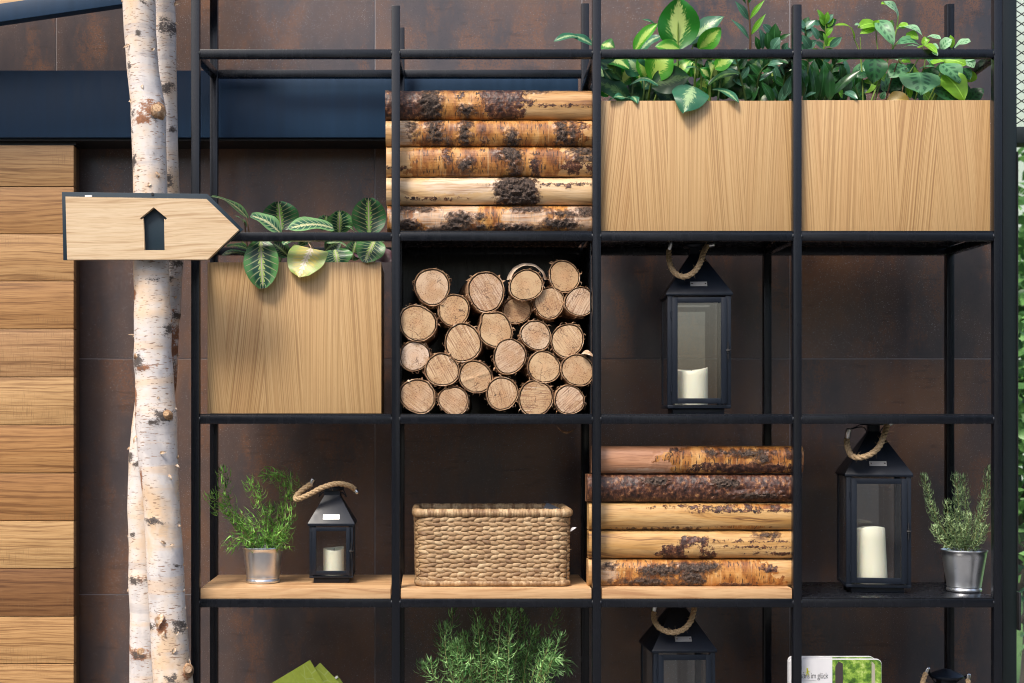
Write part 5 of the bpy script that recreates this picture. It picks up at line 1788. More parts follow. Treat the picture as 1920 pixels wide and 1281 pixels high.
def zamia(label, loc, stems, seed, sprays, fill=None):
    """stalks with paired glossy leaflets"""
    rr = random.Random(seed)
    t = thing('zamia_plant', loc, label, 'plant', 'dark glossy zamia plants in the planters')
    for pts, nleaf, ln, wd, mats, stm in stems:
        pp = catmull([P(*q) for q in pts], 8)
        build('stem', MB().tube(pp, [0.0036 * (1 - 0.55 * i / len(pp)) for i in range(len(pp))], 7), stm, t, smooth=True)
        n = len(pp)
        for k in range(nleaf):
            i = int(n * (0.35 + 0.62 * k / max(1, nleaf - 1)))
            i = min(n - 2, i)
            d = (pp[i + 1] - pp[i]).normalized()
            sd = 1 if k % 2 else -1
            lat = d.cross(Vector((0, -1, 0))).normalized() * sd
            ax = (lat * rr.uniform(.6, .95) + d * rr.uniform(.45, .9) + Vector((0, rr.uniform(-.5, .15), 0))).normalized()
            l = W(ln) * rr.uniform(.8, 1.15)
            fc = Vector((rr.uniform(-.5, .5), -0.9, rr.uniform(0, .7)))
            build('leaf', MB().leaf(pp[i], pp[i] + ax * l, W(wd) * rr.uniform(.85, 1.1), fc, rr.uniform(0, .12), .2, 'lance' if ln > wd * 3 else 'oval', nl=7, nw=4), rr.choice(mats), t, smooth=True)
    if fill:
        for _ in range(26):
            fx, fy, fd = rr.uniform(*fill), rr.uniform(125, 182), rr.uniform(.08, .2)
            sprays = sprays + [((fx, fy + 24, fd + .01), (fx + rr.uniform(-22, 22), fy - rr.uniform(8, 24), fd), rr.uniform(15, 24), rr.choice([ZAM, ZAM, ZAM_B]), {})]
    for (bx, by, byy), (tx, ty, tyy), wpx, mat, opt in sprays:
        build('leaf', MB().leaf(P(bx, by, byy), P(tx, ty, tyy), W(wpx), opt.get('face', (rr.uniform(-.4, .4), -0.9, rr.uniform(0, .6))), .08, .2, opt.get('shape', 'oval'), nl=8, nw=4), mat, t, smooth=True)
    return t


zamia('zamia with one tall thin stalk at the right end of the dumb cane planter', P(1420, 205, .15),
      [([(1402, 195, .14), (1405, 120, .14), (1407, 80, .13), (1405, 30, .12), (1399, -20, .11)], 0, 40, 12, [ZAM], STEM_B),
       ([(1445, 195, .16), (1440, 140, .15), (1440, 100, .14), (1446, 60, .13)], 7, 28, 17, [ZAM, ZAM, ZAM_B], STEM_D),
       ([(1425, 195, .12), (1420, 160, .11), (1430, 130, .09), (1455, 112, .07)], 8, 34, 13, [ZAM, ZAM_B], STEM_D),
       ([(1400, 195, .12), (1392, 160, .11), (1385, 130, .10), (1380, 108, .09)], 7, 30, 14, [ZAM, ZAM_B], STEM_D),
       ([(1465, 195, .14), (1470, 160, .12), (1474, 130, .1), (1482, 108, .09)], 7, 28, 16, [ZAM, ZAM, ZAM_B], STEM_D)], 5,
      [((1405, 74, .13), (1370, 36, .11), 11, ZAM_B, dict(shape='lance')), ((1408, 66, .13), (1436, 26, .11), 12, ZAM_L, dict(shape='lance')), ((1404, 38, .12), (1378, 2, .1), 14, ZAM_B, dict(shape='lance')), ((1406, 36, .12), (1434, 0, .1), 11, ZAM_L, dict(shape='lance')), ((1401, 10, .12), (1415, -14, .1), 10, ZAM, dict(shape='lance')), ((1399, 8, .12), (1380, -14, .1), 10, ZAM, dict(shape='lance')),
       ((1452, 92, .13), (1454, 44, .11), 26, ZAM, {}), ((1430, 92, .12), (1424, 54, .1), 18, ZAM_B, {}), ((1440, 92, .11), (1438, 60, .1), 15, ZAM, {}), ((1448, 92, .1), (1462, 70, .09), 20, ZAM_B, {}), ((1456, 78, .14), (1484, 63, .12), 10, ZAM, dict(shape='lance')), ((1424, 96, .13), (1416, 68, .12), 14, ZAM, dict(shape='lance')), ((1468, 96, .12), (1478, 80, .1), 14, ZAM_B, {})], fill=(1375, 1484))
zamia('zamia with rounded dark leaflets and fresh tips at the calathea planter left end', P(1540, 205, .14),
      [([(1535, 195, .14), (1540, 130, .13), (1546, 80, .12), (1548, 40, .11)], 12, 26, 15, [ZAM, ZAM, ZAM_B, ZAM_L], STEM_L),
       ([(1518, 195, .12), (1515, 130, .11), (1512, 80, .10), (1510, 50, .09)], 9, 28, 17, [ZAM, ZAM_B], STEM_D),
       ([(1545, 195, .10), (1552, 165, .09), (1560, 130, .08), (1570, 112, .07)], 7, 30, 16, [ZAM, ZAM], STEM_D)], 8,
      [((1543, 44, .11), (1532, 18, .1), 15, ZAM_L, {}), ((1546, 46, .11), (1552, 22, .1), 13, ZAM_L, {}), ((1552, 50, .11), (1564, 34, .1), 12, ZAM_L, {}), ((1550, 86, .08), (1543, 62, .07), 12, ZAM_L, {}), ((1556, 88, .09), (1578, 70, .08), 15, ZAM_B, {}), ((1520, 90, .09), (1504, 66, .08), 16, ZAM_B, {}), ((1534, 74, .09), (1520, 50, .08), 16, ZAM_B, {}), ((1538, 44, .12), (1520, 44, .11), 13, ZAM_B, {}), ((1506, 60, .12), (1516, 32, .11), 22, ZAM, {}),
       ((1530, 185, .06), (1518, 120, .05), 20, ZAM, {}), ((1556, 188, .05), (1556, 132, .04), 20, ZAM, {}), ((1536, 190, .08), (1545, 118, .07), 24, ZAM, {}), ((1577, 145, .07), (1576, 122, .06), 22, ZAM, {}), ((1585, 172, .05), (1608, 186, .02), 14, ZAM_B, {}), ((1560, 178, .08), (1614, 132, .06), 20, ZAM, {}), ((1510, 182, .06), (1530, 174, .04), 10, ZAM_B, {}), ((1504, 130, .07), (1512, 165, .05), 14, ZAM, {}), ((1580, 180, .06), (1572, 174, .05), 18, ZAM_L, {}), ((1520, 180, .1), (1526, 112, .09), 26, ZAM, {}), ((1566, 180, .1), (1586, 128, .09), 26, ZAM, {}), ((1505, 180, .09), (1502, 118, .08), 20, ZAM, {}), ((1548, 186, .11), (1566, 112, .1), 28, ZAM, {})], fill=(1506, 1606))

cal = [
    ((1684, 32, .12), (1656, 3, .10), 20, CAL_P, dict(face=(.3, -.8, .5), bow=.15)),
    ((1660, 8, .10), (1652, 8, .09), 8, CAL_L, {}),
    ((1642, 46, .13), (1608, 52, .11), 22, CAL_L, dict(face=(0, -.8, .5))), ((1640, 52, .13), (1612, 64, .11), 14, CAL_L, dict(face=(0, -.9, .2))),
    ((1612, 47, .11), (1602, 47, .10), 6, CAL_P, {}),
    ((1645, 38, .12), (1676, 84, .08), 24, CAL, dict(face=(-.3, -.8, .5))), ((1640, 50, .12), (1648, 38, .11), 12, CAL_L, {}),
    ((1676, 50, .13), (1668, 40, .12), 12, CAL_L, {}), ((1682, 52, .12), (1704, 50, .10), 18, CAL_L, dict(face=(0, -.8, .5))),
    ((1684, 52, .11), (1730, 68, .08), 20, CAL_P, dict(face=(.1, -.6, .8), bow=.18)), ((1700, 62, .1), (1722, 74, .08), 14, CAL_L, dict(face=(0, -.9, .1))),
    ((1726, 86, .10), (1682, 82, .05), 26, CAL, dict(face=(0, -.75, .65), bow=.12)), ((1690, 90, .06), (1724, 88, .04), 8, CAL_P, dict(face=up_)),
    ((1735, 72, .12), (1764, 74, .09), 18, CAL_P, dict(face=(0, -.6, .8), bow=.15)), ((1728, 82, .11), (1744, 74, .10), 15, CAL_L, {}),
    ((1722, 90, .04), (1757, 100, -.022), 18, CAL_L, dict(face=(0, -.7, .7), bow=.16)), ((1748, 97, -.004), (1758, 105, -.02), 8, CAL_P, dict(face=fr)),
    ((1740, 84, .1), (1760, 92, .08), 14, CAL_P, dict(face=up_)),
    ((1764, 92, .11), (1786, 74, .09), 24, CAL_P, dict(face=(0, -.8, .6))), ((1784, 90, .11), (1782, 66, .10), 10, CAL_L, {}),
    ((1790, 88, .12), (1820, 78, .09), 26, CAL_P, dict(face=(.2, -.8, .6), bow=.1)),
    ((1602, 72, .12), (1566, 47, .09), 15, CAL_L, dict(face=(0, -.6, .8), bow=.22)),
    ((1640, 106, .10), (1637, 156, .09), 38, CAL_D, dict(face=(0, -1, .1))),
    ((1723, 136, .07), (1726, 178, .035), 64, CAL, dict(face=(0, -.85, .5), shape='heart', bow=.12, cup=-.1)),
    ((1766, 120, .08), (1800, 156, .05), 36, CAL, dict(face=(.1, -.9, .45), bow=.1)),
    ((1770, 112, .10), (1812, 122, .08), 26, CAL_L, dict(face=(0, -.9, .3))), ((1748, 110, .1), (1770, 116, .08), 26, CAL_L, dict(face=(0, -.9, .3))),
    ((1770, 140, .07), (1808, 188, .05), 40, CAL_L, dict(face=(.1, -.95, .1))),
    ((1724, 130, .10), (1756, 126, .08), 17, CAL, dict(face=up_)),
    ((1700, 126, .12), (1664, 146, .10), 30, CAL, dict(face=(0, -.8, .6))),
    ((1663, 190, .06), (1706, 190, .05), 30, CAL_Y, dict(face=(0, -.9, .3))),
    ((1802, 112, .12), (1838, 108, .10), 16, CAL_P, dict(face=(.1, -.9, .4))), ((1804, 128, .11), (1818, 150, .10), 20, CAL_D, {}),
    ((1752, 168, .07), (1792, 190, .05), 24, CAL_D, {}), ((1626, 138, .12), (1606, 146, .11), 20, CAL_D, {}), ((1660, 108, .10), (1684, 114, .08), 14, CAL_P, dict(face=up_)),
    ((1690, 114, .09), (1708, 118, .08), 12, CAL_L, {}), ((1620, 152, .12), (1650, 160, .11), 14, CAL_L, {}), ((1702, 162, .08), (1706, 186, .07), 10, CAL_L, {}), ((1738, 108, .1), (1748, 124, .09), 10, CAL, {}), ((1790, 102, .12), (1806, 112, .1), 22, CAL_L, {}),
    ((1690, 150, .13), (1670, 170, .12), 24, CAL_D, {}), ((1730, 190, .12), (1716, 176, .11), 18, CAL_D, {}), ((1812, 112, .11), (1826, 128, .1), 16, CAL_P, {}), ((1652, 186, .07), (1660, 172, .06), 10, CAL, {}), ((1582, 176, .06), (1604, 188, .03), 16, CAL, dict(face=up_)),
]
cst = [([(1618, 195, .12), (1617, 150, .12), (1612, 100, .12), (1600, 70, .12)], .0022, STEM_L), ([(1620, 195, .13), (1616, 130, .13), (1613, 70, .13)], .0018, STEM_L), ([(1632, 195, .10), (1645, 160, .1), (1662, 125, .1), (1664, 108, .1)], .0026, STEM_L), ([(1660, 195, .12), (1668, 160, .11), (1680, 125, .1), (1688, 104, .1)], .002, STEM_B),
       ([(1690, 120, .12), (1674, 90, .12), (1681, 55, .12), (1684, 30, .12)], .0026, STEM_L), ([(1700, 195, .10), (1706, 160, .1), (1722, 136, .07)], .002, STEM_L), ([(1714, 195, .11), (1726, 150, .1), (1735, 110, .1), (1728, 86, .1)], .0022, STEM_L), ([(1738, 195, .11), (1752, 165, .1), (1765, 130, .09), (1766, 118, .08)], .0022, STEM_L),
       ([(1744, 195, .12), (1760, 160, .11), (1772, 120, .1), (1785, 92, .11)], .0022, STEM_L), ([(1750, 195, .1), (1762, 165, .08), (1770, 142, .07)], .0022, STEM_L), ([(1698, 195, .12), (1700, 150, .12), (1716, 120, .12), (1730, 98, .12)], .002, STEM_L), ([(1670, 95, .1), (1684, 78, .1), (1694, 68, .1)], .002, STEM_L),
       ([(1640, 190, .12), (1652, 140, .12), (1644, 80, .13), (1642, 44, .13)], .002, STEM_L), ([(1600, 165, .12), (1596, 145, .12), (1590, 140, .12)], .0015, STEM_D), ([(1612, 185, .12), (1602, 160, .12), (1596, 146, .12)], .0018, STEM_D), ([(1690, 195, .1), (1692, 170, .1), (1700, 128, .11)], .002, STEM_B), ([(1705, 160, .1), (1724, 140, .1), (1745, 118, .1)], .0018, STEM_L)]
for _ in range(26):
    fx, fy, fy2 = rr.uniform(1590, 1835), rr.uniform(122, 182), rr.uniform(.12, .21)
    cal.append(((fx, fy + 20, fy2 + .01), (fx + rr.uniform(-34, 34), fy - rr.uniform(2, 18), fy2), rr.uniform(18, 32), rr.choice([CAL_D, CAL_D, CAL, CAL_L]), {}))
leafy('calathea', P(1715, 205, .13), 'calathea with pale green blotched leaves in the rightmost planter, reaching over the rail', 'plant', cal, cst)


# ================================================================== ROSEMARY
def bucket(t, c, rt, rb, h):
    """galvanised pot; c = centre of the bottom"""
    prof = [(rb * 0.96, 0.0), (rb * 1.0, 0.001), (rb * 1.035, 0.003), (rb * 1.035, 0.007), (rb * 0.985, 0.0095), (rb * 0.985, 0.012), (rb * 1.02, 0.0135), (rb * 1.01, 0.016)]
    for k in range(1, 8):
        prof.append((rb * 1.01 + (rt - rb * 1.01) * k / 7, 0.016 + (h - 0.02) * k / 7))
    prof += [(rt * 1.03, h - 0.003), (rt * 1.04, h - 0.001), (rt * 1.03, h + 0.001), (rt * 0.99, h + 0.0005), (rt * 0.97, h - 0.004), (rt * 0.9, h - 0.02)]
    p = build('pot', MB().lathe(prof, c, 48), ZINC, t, smooth=50.0)
    build('soil', MB().lathe([(rt * 0.92, h - 0.018), (rt * 0.6, h - 0.013), (0.001, h - 0.011)], c, 24, close=False), SOIL, t, smooth=True)
    return p


def sprig(t, pts, nmat, dens, ln, seed, curl=0.3, r=0.0011, spread=0.8, start=0.08, wd=0.0019):
    rr = random.Random(seed)
    pp = catmull(pts, 10)
    n = len(pp)
    st = build('sprig', MB().tube(pp, [r * (1.25 - 0.8 * i / n) for i in range(n)], 6), SPRIG, t, smooth=True)
    L = sum((pp[i + 1] - pp[i]).length for i in range(n - 1))
    cnt = int(L / dens)
    mb = MB()
    for k in range(cnt):
        q = start + (1 - start) * (k + rr.random()) / cnt
        f = q * (n - 1)
        i = min(n - 2, int(f))
        p = pp[i].lerp(pp[i + 1], f - i)
        d = (pp[i + 1] - pp[i]).normalized()
        a = k * 1.57 + rr.uniform(-.5, .5) + (k // 2) * 0.6
        e1 = d.orthogonal().normalized()
        e2 = d.cross(e1)
        lat = e1 * math.cos(a) + e2 * math.sin(a)
        sp = spread * rr.uniform(.7, 1.3) * (1.0 - 0.45 * q ** 4)
        ax = (lat * sp + d * (1.1 - sp * 0.6)).normalized()
        l = ln * rr.uniform(.65, 1.2) * (0.75 if q > 0.93 else 1)
        fc = (d - ax * d.dot(ax)) + Vector((0, 0, .3))
        base = len(mb.v)
        tone = min(1, max(0, rr.gauss(.5, .25)))
        mb.leaf(p, p + ax * l, wd * rr.uniform(.8, 1.2), fc, -curl * rr.uniform(.2, 1.3), 0.35, 'lance', tone=tone, nl=4, nw=2)
    o = build('needles', mb, nmat, st, smooth=True)
    o['kind'] = 'stuff'
    return st


def pot_rosemary(px, ybot, ytop, wt, wb, y, sprigs, nmat, label, dens, ln, seed, zb, **kw):
    c = Vector((PX(px, y), y, zb))
    h = PZ(ytop, y) - zb
    t = thing('potted_rosemary', c, label, 'potted plant', 'rosemary plants on the shelf')
    bucket(t, c, W(wt, y) / 2 / 1.03, W(wb, y) / 2 / 1.03, h)
    for k, pts in enumerate(sprigs):
        sprig(t, [P(*q) for q in pts], nmat, dens, ln, seed + k, **kw)
    return t


yp = 0.12
sp1 = [[(478, 1028, .12), (462, 1000, .11), (438, 968, .09), (424, 930, .08), (420, 895, .08), (416, 878, .085)],
       [(492, 1028, .12), (500, 985, .11), (490, 945, .09), (475, 915, .08), (466, 902, .08)],
       [(505, 1028, .12), (528, 985, .13), (536, 945, .14), (532, 905, .14), (522, 890, .14), (505, 888, .13), (492, 895, .12)],
       [(510, 1028, .12), (530, 1008, .10), (541, 975, .09), (543, 950, .09)],
       [(485, 1028, .13), (470, 1000, .14), (455, 985, .15), (444, 970, .15), (400, 955, .14)],
       [(480, 1026, .10), (462, 1012, .08), (446, 1008, .07), (434, 1020, .07), (428, 1032, .07)],
       [(500, 1028, .14), (508, 1000, .16), (502, 970, .17), (512, 948, .17)],
       [(508, 1026, .11), (524, 1000, .08), (536, 985, .07)],
       [(488, 1026, .11), (480, 1000, .08), (470, 980, .07), (452, 962, .07)],
       [(478, 1026, .11), (452, 990, .10), (425, 950, .10), (402, 938, .10), (392, 925, .10)],
       [(515, 1026, .11), (532, 1018, .09), (536, 1030, .08)],
       [(500, 1026, .10), (496, 1005, .08), (486, 985, .07)],
       [(535, 935, .14), (545, 915, .13), (548, 892, .12)],
       [(512, 1022, .13), (520, 985, .15), (522, 945, .16)]]
pot_rosemary(493, 1101, 1026, 76, 63, yp, sp1, NEEDLE_A, 'sprawling rosemary in a zinc pot on the oak board left of the small lantern', .0021, .0245, 300, TOPW + .0004, curl=.8, spread=1.25, wd=.0036, start=.04)
yq = 0.12
sp2 = [[(1795, 1032, .12), (1770, 995, .11), (1748, 950, .10), (1738, 915, .10), (1732, 890, .10)],
       [(1800, 1032, .12), (1780, 985, .12), (1776, 940, .12)],
       [(1805, 1032, .12), (1800, 980, .10), (1796, 930, .09), (1792, 890, .09)],
       [(1810, 1032, .12), (1812, 985, .11), (1810, 935, .11), (1806, 892, .11)],
       [(1818, 1032, .12), (1834, 990, .11), (1846, 945, .10), (1852, 905, .10), (1855, 876, .10)],
       [(1812, 1032, .13), (1828, 995, .14), (1838, 955, .14), (1845, 920, .14)],
       [(1800, 1032, .10), (1790, 1000, .08), (1780, 970, .07)],
       [(1808, 1032, .10), (1812, 1000, .07), (1818, 965, .06)],
       [(1788, 1030, .12), (1768, 1005, .12), (1755, 985, .12), (1738, 935, .12)],
       [(1822, 1030, .12), (1840, 1010, .12), (1850, 985, .12)],
       [(1800, 1032, .14), (1795, 990, .16), (1790, 950, .17), (1800, 915, .17)],
       [(1785, 1030, .10), (1762, 1010, .09), (1752, 988, .09)],
       [(1812, 1030, .09), (1806, 1005, .07), (1800, 985, .06)],
       [(1822, 1030, .10), (1836, 1012, .08), (1842, 985, .07)]]
pot_rosemary(1807.5, 1108, 1031, 84, 63, yq, sp2, NEEDLE_B, 'upright silvery rosemary in a zinc pot on the black metal shelf', .001, .0155, 400, TOP[3], curl=.5, spread=.95, wd=.0029)
rr = random.Random(77)
sp3 = []
for k in range(40):
    a = -1 + 2 * k / 39
    yy = rr.uniform(.05, .2)
    bx = 925 + a * 55
    tx = 945 + a * 115 + rr.uniform(-10, 10)
    ty = 1135 + rr.uniform(-15, 110) + 20 * abs(a)
    sp3.append([(bx, 1400, .12), (bx + (tx - bx) * .35 + rr.uniform(-8, 8), 1330, (.12 + yy) / 2), (bx + (tx - bx) * .75 + rr.uniform(-10, 10), 1240, yy), (tx, ty, yy)])
sp3 += [[(900, 1380, .12), (850, 1320, .08), (815, 1270, .06), (808, 1240, .06)], [(905, 1380, .12), (860, 1300, .07), (836, 1230, .06), (838, 1170, .07)], [(890, 1390, .12), (850, 1310, .12), (800, 1262, .12), (795, 1245, .12)], [(960, 1380, .1), (1010, 1300, .06), (1035, 1240, .05), (1050, 1190, .06)]]
pot_rosemary(925, 1468, 1392, 120, 92, .12, sp3, NEEDLE_C, 'big bushy rosemary under the wicker basket', .0031, .0265, 500, TOP[4], curl=.3, spread=1.1, r=.0012, start=.25, wd=.0036)

# ================================================================== WICKER BASKET
ybk = 0.035
bx0, bx1 = PX(780, ybk), PX(1068, ybk)
bz0, bz1 = TOPW + .0006, PZ(955, ybk)
bd = 0.205
bk = thing('wicker_basket', ((bx0 + bx1) / 2, ybk + bd / 2, bz0), 'rectangular woven wicker basket on the middle oak board', 'basket')
flare = 0.006


def perim(z, inset=0.0, rad=0.018, n=6):
    k = (z - bz0) / (bz1 - bz0)
    e = -flare * (1 - k) * 0.6 - inset
    x0, x1, y0, y1 = bx0 - e, bx1 + e, ybk - e * 0 + inset, ybk + bd - inset
    pts = []
    for cx_, cy_, a0 in ((x1 - rad, y0 + rad, -90), (x1 - rad, y1 - rad, 0), (x0 + rad, y1 - rad, 90), (x0 + rad, y0 + rad, 180)):
        for i in range(n + 1):
            a = R(a0 + 90 * i / n)
            pts.append(Vector((cx_ + rad * math.cos(a), cy_ + rad * math.sin(a), z)))
    return pts


def resample(pts, step_, closed=True):
    pts = pts + [pts[0]] if closed else pts
    out, acc, need = [], 0.0, 0.0
    for a, b in zip(pts[:-1], pts[1:]):
        l = (b - a).length
        while need <= acc + l and l > 1e-9:
            out.append(a.lerp(b, (need - acc) / l))
            need += step_
        acc += l
    return out


rr = random.Random(9)
NROW = 14
rim_z = bz1 - 0.009
for row in range(NROW):
    z = bz0 + 0.012 + (rim_z - 0.010 - bz0 - 0.012) * (row + 0.5) / NROW
    pts = resample(perim(z), 0.0165)
    n = len(pts)
    hrow = (rim_z - bz0) / NROW
    mb = MB()
    sg = 1 if row % 2 else -1
    ph = rr.random()
    for i in range(n):
        for strand in (0, 1):
            # each strand surfaces every other stake: a slanting, swelling lens of fibre
            if (i + strand) % 2:
                continue
            a = pts[i]
            b = pts[(i + 2) % n]
            d = (b - a)
            ln = d.length
            if ln < 1e-5 or ln > 0.06:
                continue
            d.normalize()
            out = Vector((d.y, -d.x, 0))
            off = (0.22 if strand else -0.22) * hrow
            tone = min(1, max(0, rr.gauss(.5, .23)))
            NL, NC = 7, 6
            vs, uvs, fs = [], [], []
            sl = sg * hrow * rr.uniform(.42, .62)
            wv = rr.uniform(.85, 1.15)
            for q in range(NL + 1):
                u = q / NL
                c = a + d * ln * (u * 1.12 - 0.06) + Vector((0, 0, (u - .5) * sl + off * .5 + rr.uniform(-.0004, .0004))) + out * (0.0048 * math.sin(math.pi * u) - 0.001)
                ra = hrow * 0.47 * wv * (0.30 + 0.70 * math.sin(math.pi * u) ** .7)
                for k in range(NC):
                    an = 2 * math.pi * k / NC
                    vs.append(c + Vector((0, 0, 1)) * math.cos(an) * ra + out * math.sin(an) * ra * .55)
                    uvs.append((u, k / NC))
            for q in range(NL):
                for k in range(NC):
                    k2 = (k + 1) % NC
                    fs.append((q * NC + k, (q + 1) * NC + k, (q + 1) * NC + k2, q * NC + k2))
            mb.add(vs, fs, uvs, tone)
    # loose fibres
    for _ in range(5):
        p = rr.choice(pts)
        if p.y < ybk + .01:
            e = p + Vector((rr.uniform(-.014, .014), -.006, rr.uniform(-.006, .006)))
            mb.tube([p + Vector((0, -.004, 0)), (p + e) / 2 + Vector((0, -.004, .002)), e], .0005, 3, tone=.9)
    build('woven_strand', mb, WICKER, bk, smooth=True)


def coil(z, r, pitch, name, ins=0.0):
    pts = resample(perim(z, ins), 0.0016)
    n = len(pts)
    tones = [rr.random() for _ in range(400)]
    mb = MB().tube(pts, r, 12, closed=True, tone=.5, fn=lambda i, an, l: 1 + 0.13 * (abs(math.sin(l * math.pi / pitch + an * 0.5)) - .5) + .05 * math.sin(i * .37))
    d = mb.at['tone']
    for i in range(n):
        for k in range(12):
            ix = i * 12 + k
            s_ = int((i * 0.0016) / pitch + k / 12 * .5)
            d[ix] = tones[s_ % 400]
    build(name, mb, WICKER, bk, smooth=True)


coil(rim_z, .0098, .0068, 'rim')
coil(bz0 + .008, .0072, .0085, 'base_rim')
mb = MB()
for x0, x1, y0, y1 in ((bx0 + .006, bx1 - .006, ybk + .006, ybk + .009), (bx0 + .006, bx1 - .006, ybk + bd - .009, ybk + bd - .006), (bx0 + .006, bx0 + .009, ybk + .0095, ybk + bd - .0095), (bx1 - .009, bx1 - .006, ybk + .0095, ybk + bd - .0095)):
    mb.box(x0, x1, y0, y1, bz0 + .004, rim_z - .004)
mb.box(bx0 + .01, bx1 - .01, ybk + .0095, ybk + bd - .0095, bz0 + .002, bz0 + .0045)
build('lining', mb, DARK_IN, bk)
q = MB().leaf(P(1069, 996, ybk + .02), P(1081, 989, ybk - .004), W(6), (0.2, -.9, .4), .1, .1, 'oval', nl=4, nw=2)
build('paper_tag', q, WHITE, bk)

# booklets peeping over the basket rim


def slab(name, c, w_, h, th, rot, m, label, cat, group=None, bevel=.0006):
    mb = MB().box(-w_ / 2, w_ / 2, -th / 2, th / 2, -h / 2, h / 2)
    o = build(name, mb, m, None, bevel=bevel)
    o.location = c
    o.rotation_euler = rot
    return tag(o, label, cat, group)


slab('booklet', P(967, 1006, .12), .085, .15, .004, (R(-38), R(5), R(12)), BOOK, 'dark booklet lying low in the wicker basket, left of the steeper one', 'booklet', 'booklets in the basket')
slab('booklet', P(1022, 998, .12), .06, .145, .005, (R(-30), R(24), R(-14)), BOOK, 'dark booklet poking highest from the wicker basket near its right end', 'booklet', 'booklets in the basket')

# ================================================================== GREEN LEAFLETS (bottom left)
gl = 'olive green folded cards at the bottom left'
for (tx, ty, rot, yy, wc, lab) in ((581, 1238, 31, .075, .11, 'largest olive green card, front left of the fan below the oak board'), (600, 1243, 44, .09, .05, 'steep olive card with its sharp corner just right of the largest one'), (613, 1269, 30, .105, .05, 'olive green card third in the fan, low and half hidden'), (632, 1266, 36, .12, .05, 'olive card farthest right in the fan, with a white edge')):
    a = R(rot)
    n = 6
    mb = MB()
    for i in range(n + 1):
        u = i / n
        for j in range(2):
            for th in (0, .0011):
                mb.v.append(Vector((-wc * (1 - u), th + .010 * (u - .5) ** 2 - (.012 if j and i < 3 else 0), -.17 * j)))
    for i in range(n):
        q = i * 4
        mb.f += [(q, q + 4, q + 6, q + 2), (q + 1, q + 3, q + 7, q + 5), (q, q + 1, q + 5, q + 4), (q + 2, q + 6, q + 7, q + 3)]
    mb.f += [(0, 2, 3, 1), (n * 4, n * 4 + 1, n * 4 + 3, n * 4 + 2)]
    o = build('folded_card', mb, GREEN_CARD, None, smooth=30.0)
    if 'white edge' in lab:
        build('white_edge', MB().box(-wc * .45, -.0005, -.0014, -.0004, -.006, -.001), WHITE, o, world=False)
    o.location = P(tx, ty, yy)
    o.rotation_euler = (0, -a, 0)
    tag(o, lab, 'card', gl)
# the box that holds the cards (below the frame)
cb = MB()
for x0, x1, y0, y1, z0, z1 in ((PX(495, .05), PX(660, .05), .05, .054, .0005, .10), (PX(495, .05), PX(660, .05), .156, .16, .0005, .10), (PX(495, .05), PX(495, .05) + .004, .0545, .1555, .0005, .10), (PX(660, .05) - .004, PX(660, .05), .0545, .1555, .0005, .10)):
    cb.box(x0, x1, y0, y1, TOP[4] + z0, TOP[4] + z1 + .02)
o = build('card_tray', cb, BLACK, None, bevel=.0006, origin=(PX(577, .05), .105, TOP[4]))
tag(o, 'black tray below the picture edge that holds the olive cards', 'tray')

# ================================================================== BROCHURES (bottom right)


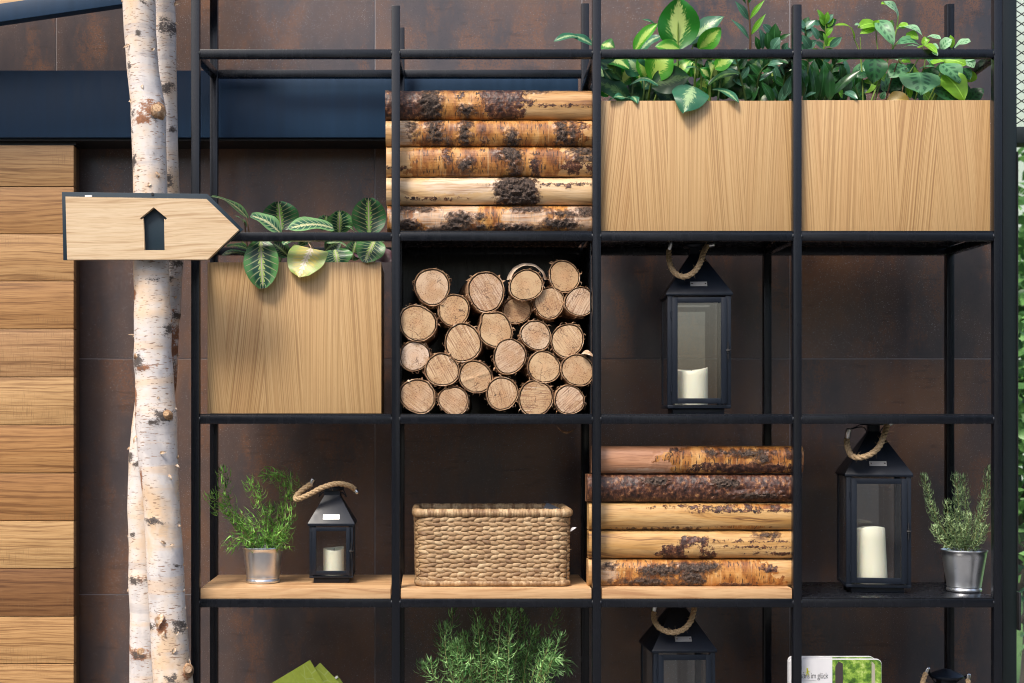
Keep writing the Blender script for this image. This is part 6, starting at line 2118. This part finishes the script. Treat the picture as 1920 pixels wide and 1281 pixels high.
def brochure(x0p, x1p, ytop, y, label, face=False):
    x0, x1, zt, zb = PX(x0p, y), PX(x1p, y), PZ(ytop, y), TOP[4] + .0008
    t = thing('brochure', ((x0 + x1) / 2, y, zb), label, 'brochure', 'forest picture brochures standing at the lower right')
    rc = .011
    poly = [(x0, zb), (x1, zb)] + [(x1 - rc + rc * math.cos(R(a)), zt - rc + rc * math.sin(R(a))) for a in (0, 22, 45, 68, 90)] + [(x0 + rc + rc * math.cos(R(a)), zt - rc + rc * math.sin(R(a))) for a in (90, 112, 135, 158, 180)]
    build('paper_block', MB().prism(poly, y, y + .008), WHITE, t)
    xs = PX(1560.5, y)
    yb0 = y - .0004
    zt2 = zt - .0015
    poly = [(xs, zb + .002), (x1 - .0006, zb + .002)] + [(x1 - .0006 - rc + rc * math.cos(R(a)), zt2 - rc + rc * math.sin(R(a))) for a in (0, 22, 45, 68, 90)] + [(xs, zt2)]
    build('forest_picture', MB().prism(poly, yb0 - .0004, yb0), FOREST, t)
    if face:
        build('printed_trunk', MB().prism([(PX(1566, y), zb + .05), (PX(1581, y), zb + .05), (PX(1580, y), PZ(1244, y)), (PX(1572, y), PZ(1240, y)), (PX(1566, y), PZ(1250, y))], yb0 - .0010, yb0 - .0005), TRUNK_INK, t)
        build('printed_trunk', MB().prism([(PX(1634, y), zb + .05), (PX(1643, y), zb + .05), (PX(1640, y), PZ(1246, y)), (PX(1634, y), PZ(1240, y))], yb0 - .0010, yb0 - .0005), TRUNK_INK_L, t)
        cu = bpy.data.curves.new('lettering', 'FONT')
        cu.body = 'hāns im glück'
        cu.size = .0172
        cu.extrude = .0001
        cu.offset = -.0002
        cu.materials.append(INK)
        cu.space_character = .92
        tmp = bpy.data.objects.new('tmp', cu)
        C.objects.link(tmp)
        lm = bpy.data.meshes.new_from_object(tmp.evaluated_get(bpy.context.evaluated_depsgraph_get()))
        bpy.data.objects.remove(tmp)
        o = bpy.data.objects.new('lettering', lm)
        C.objects.link(o)
        o.parent = t
        o.rotation_euler = (R(90), 0, 0)
        o.scale = (.78, 1.15, 1)
        o.location = P(1499, 1272, y - .0009) - t.location
        mb = MB()
        for (a, b, r) in (((1513.5, 1255.0), (1514.5, 1261.0), 1.4), ((1514, 1259.0), (1511, 1262.0), .6), ((1514.5, 1258.0), (1518, 1259.5), .6), ((1514.2, 1261.0), (1511.6, 1267.0), .8), ((1514.6, 1261.0), (1517.5, 1266.5), .8)):
            mb.tube([P(*a, y - .0008), P(*b, y - .0008)], W(r), 6)
        mb.tube([P(1513.6, 1253, y - .0008), P(1513.8, 1255, y - .0008)], W(1.6), 8)
        build('emblem', mb, LOGO, t)
        build('small_print', MB().box(PX(1506, y), PX(1530, y), y - .0008, y - .0003, PZ(1275.8, y), PZ(1275, y)), flat('pale_ink', (.55, .55, .56), .6), t)
    return t


brochure(1480, 1653, 1236, .040, 'front white brochure with a walking figure emblem and forest picture', True)
brochure(1478, 1640, 1231, .058, 'white brochure mostly hidden directly behind the front one')
q = MB().box(PX(1476, .03), PX(1660, .03), .082, .086, TOP[4] + .0005, TOP[4] + .16)
q.box(PX(1476, .03), PX(1660, .03), .026, .0815, TOP[4] + .0005, TOP[4] + .003)
q.box(PX(1476, .03), PX(1660, .03), .024, .0258, TOP[4] + .0005, TOP[4] + .03)
o = build('brochure_stand', q, BLACK, None, origin=(PX(1568, .03), .055, TOP[4]))
tag(o, 'low black stand that holds the forest picture brochures', 'stand')
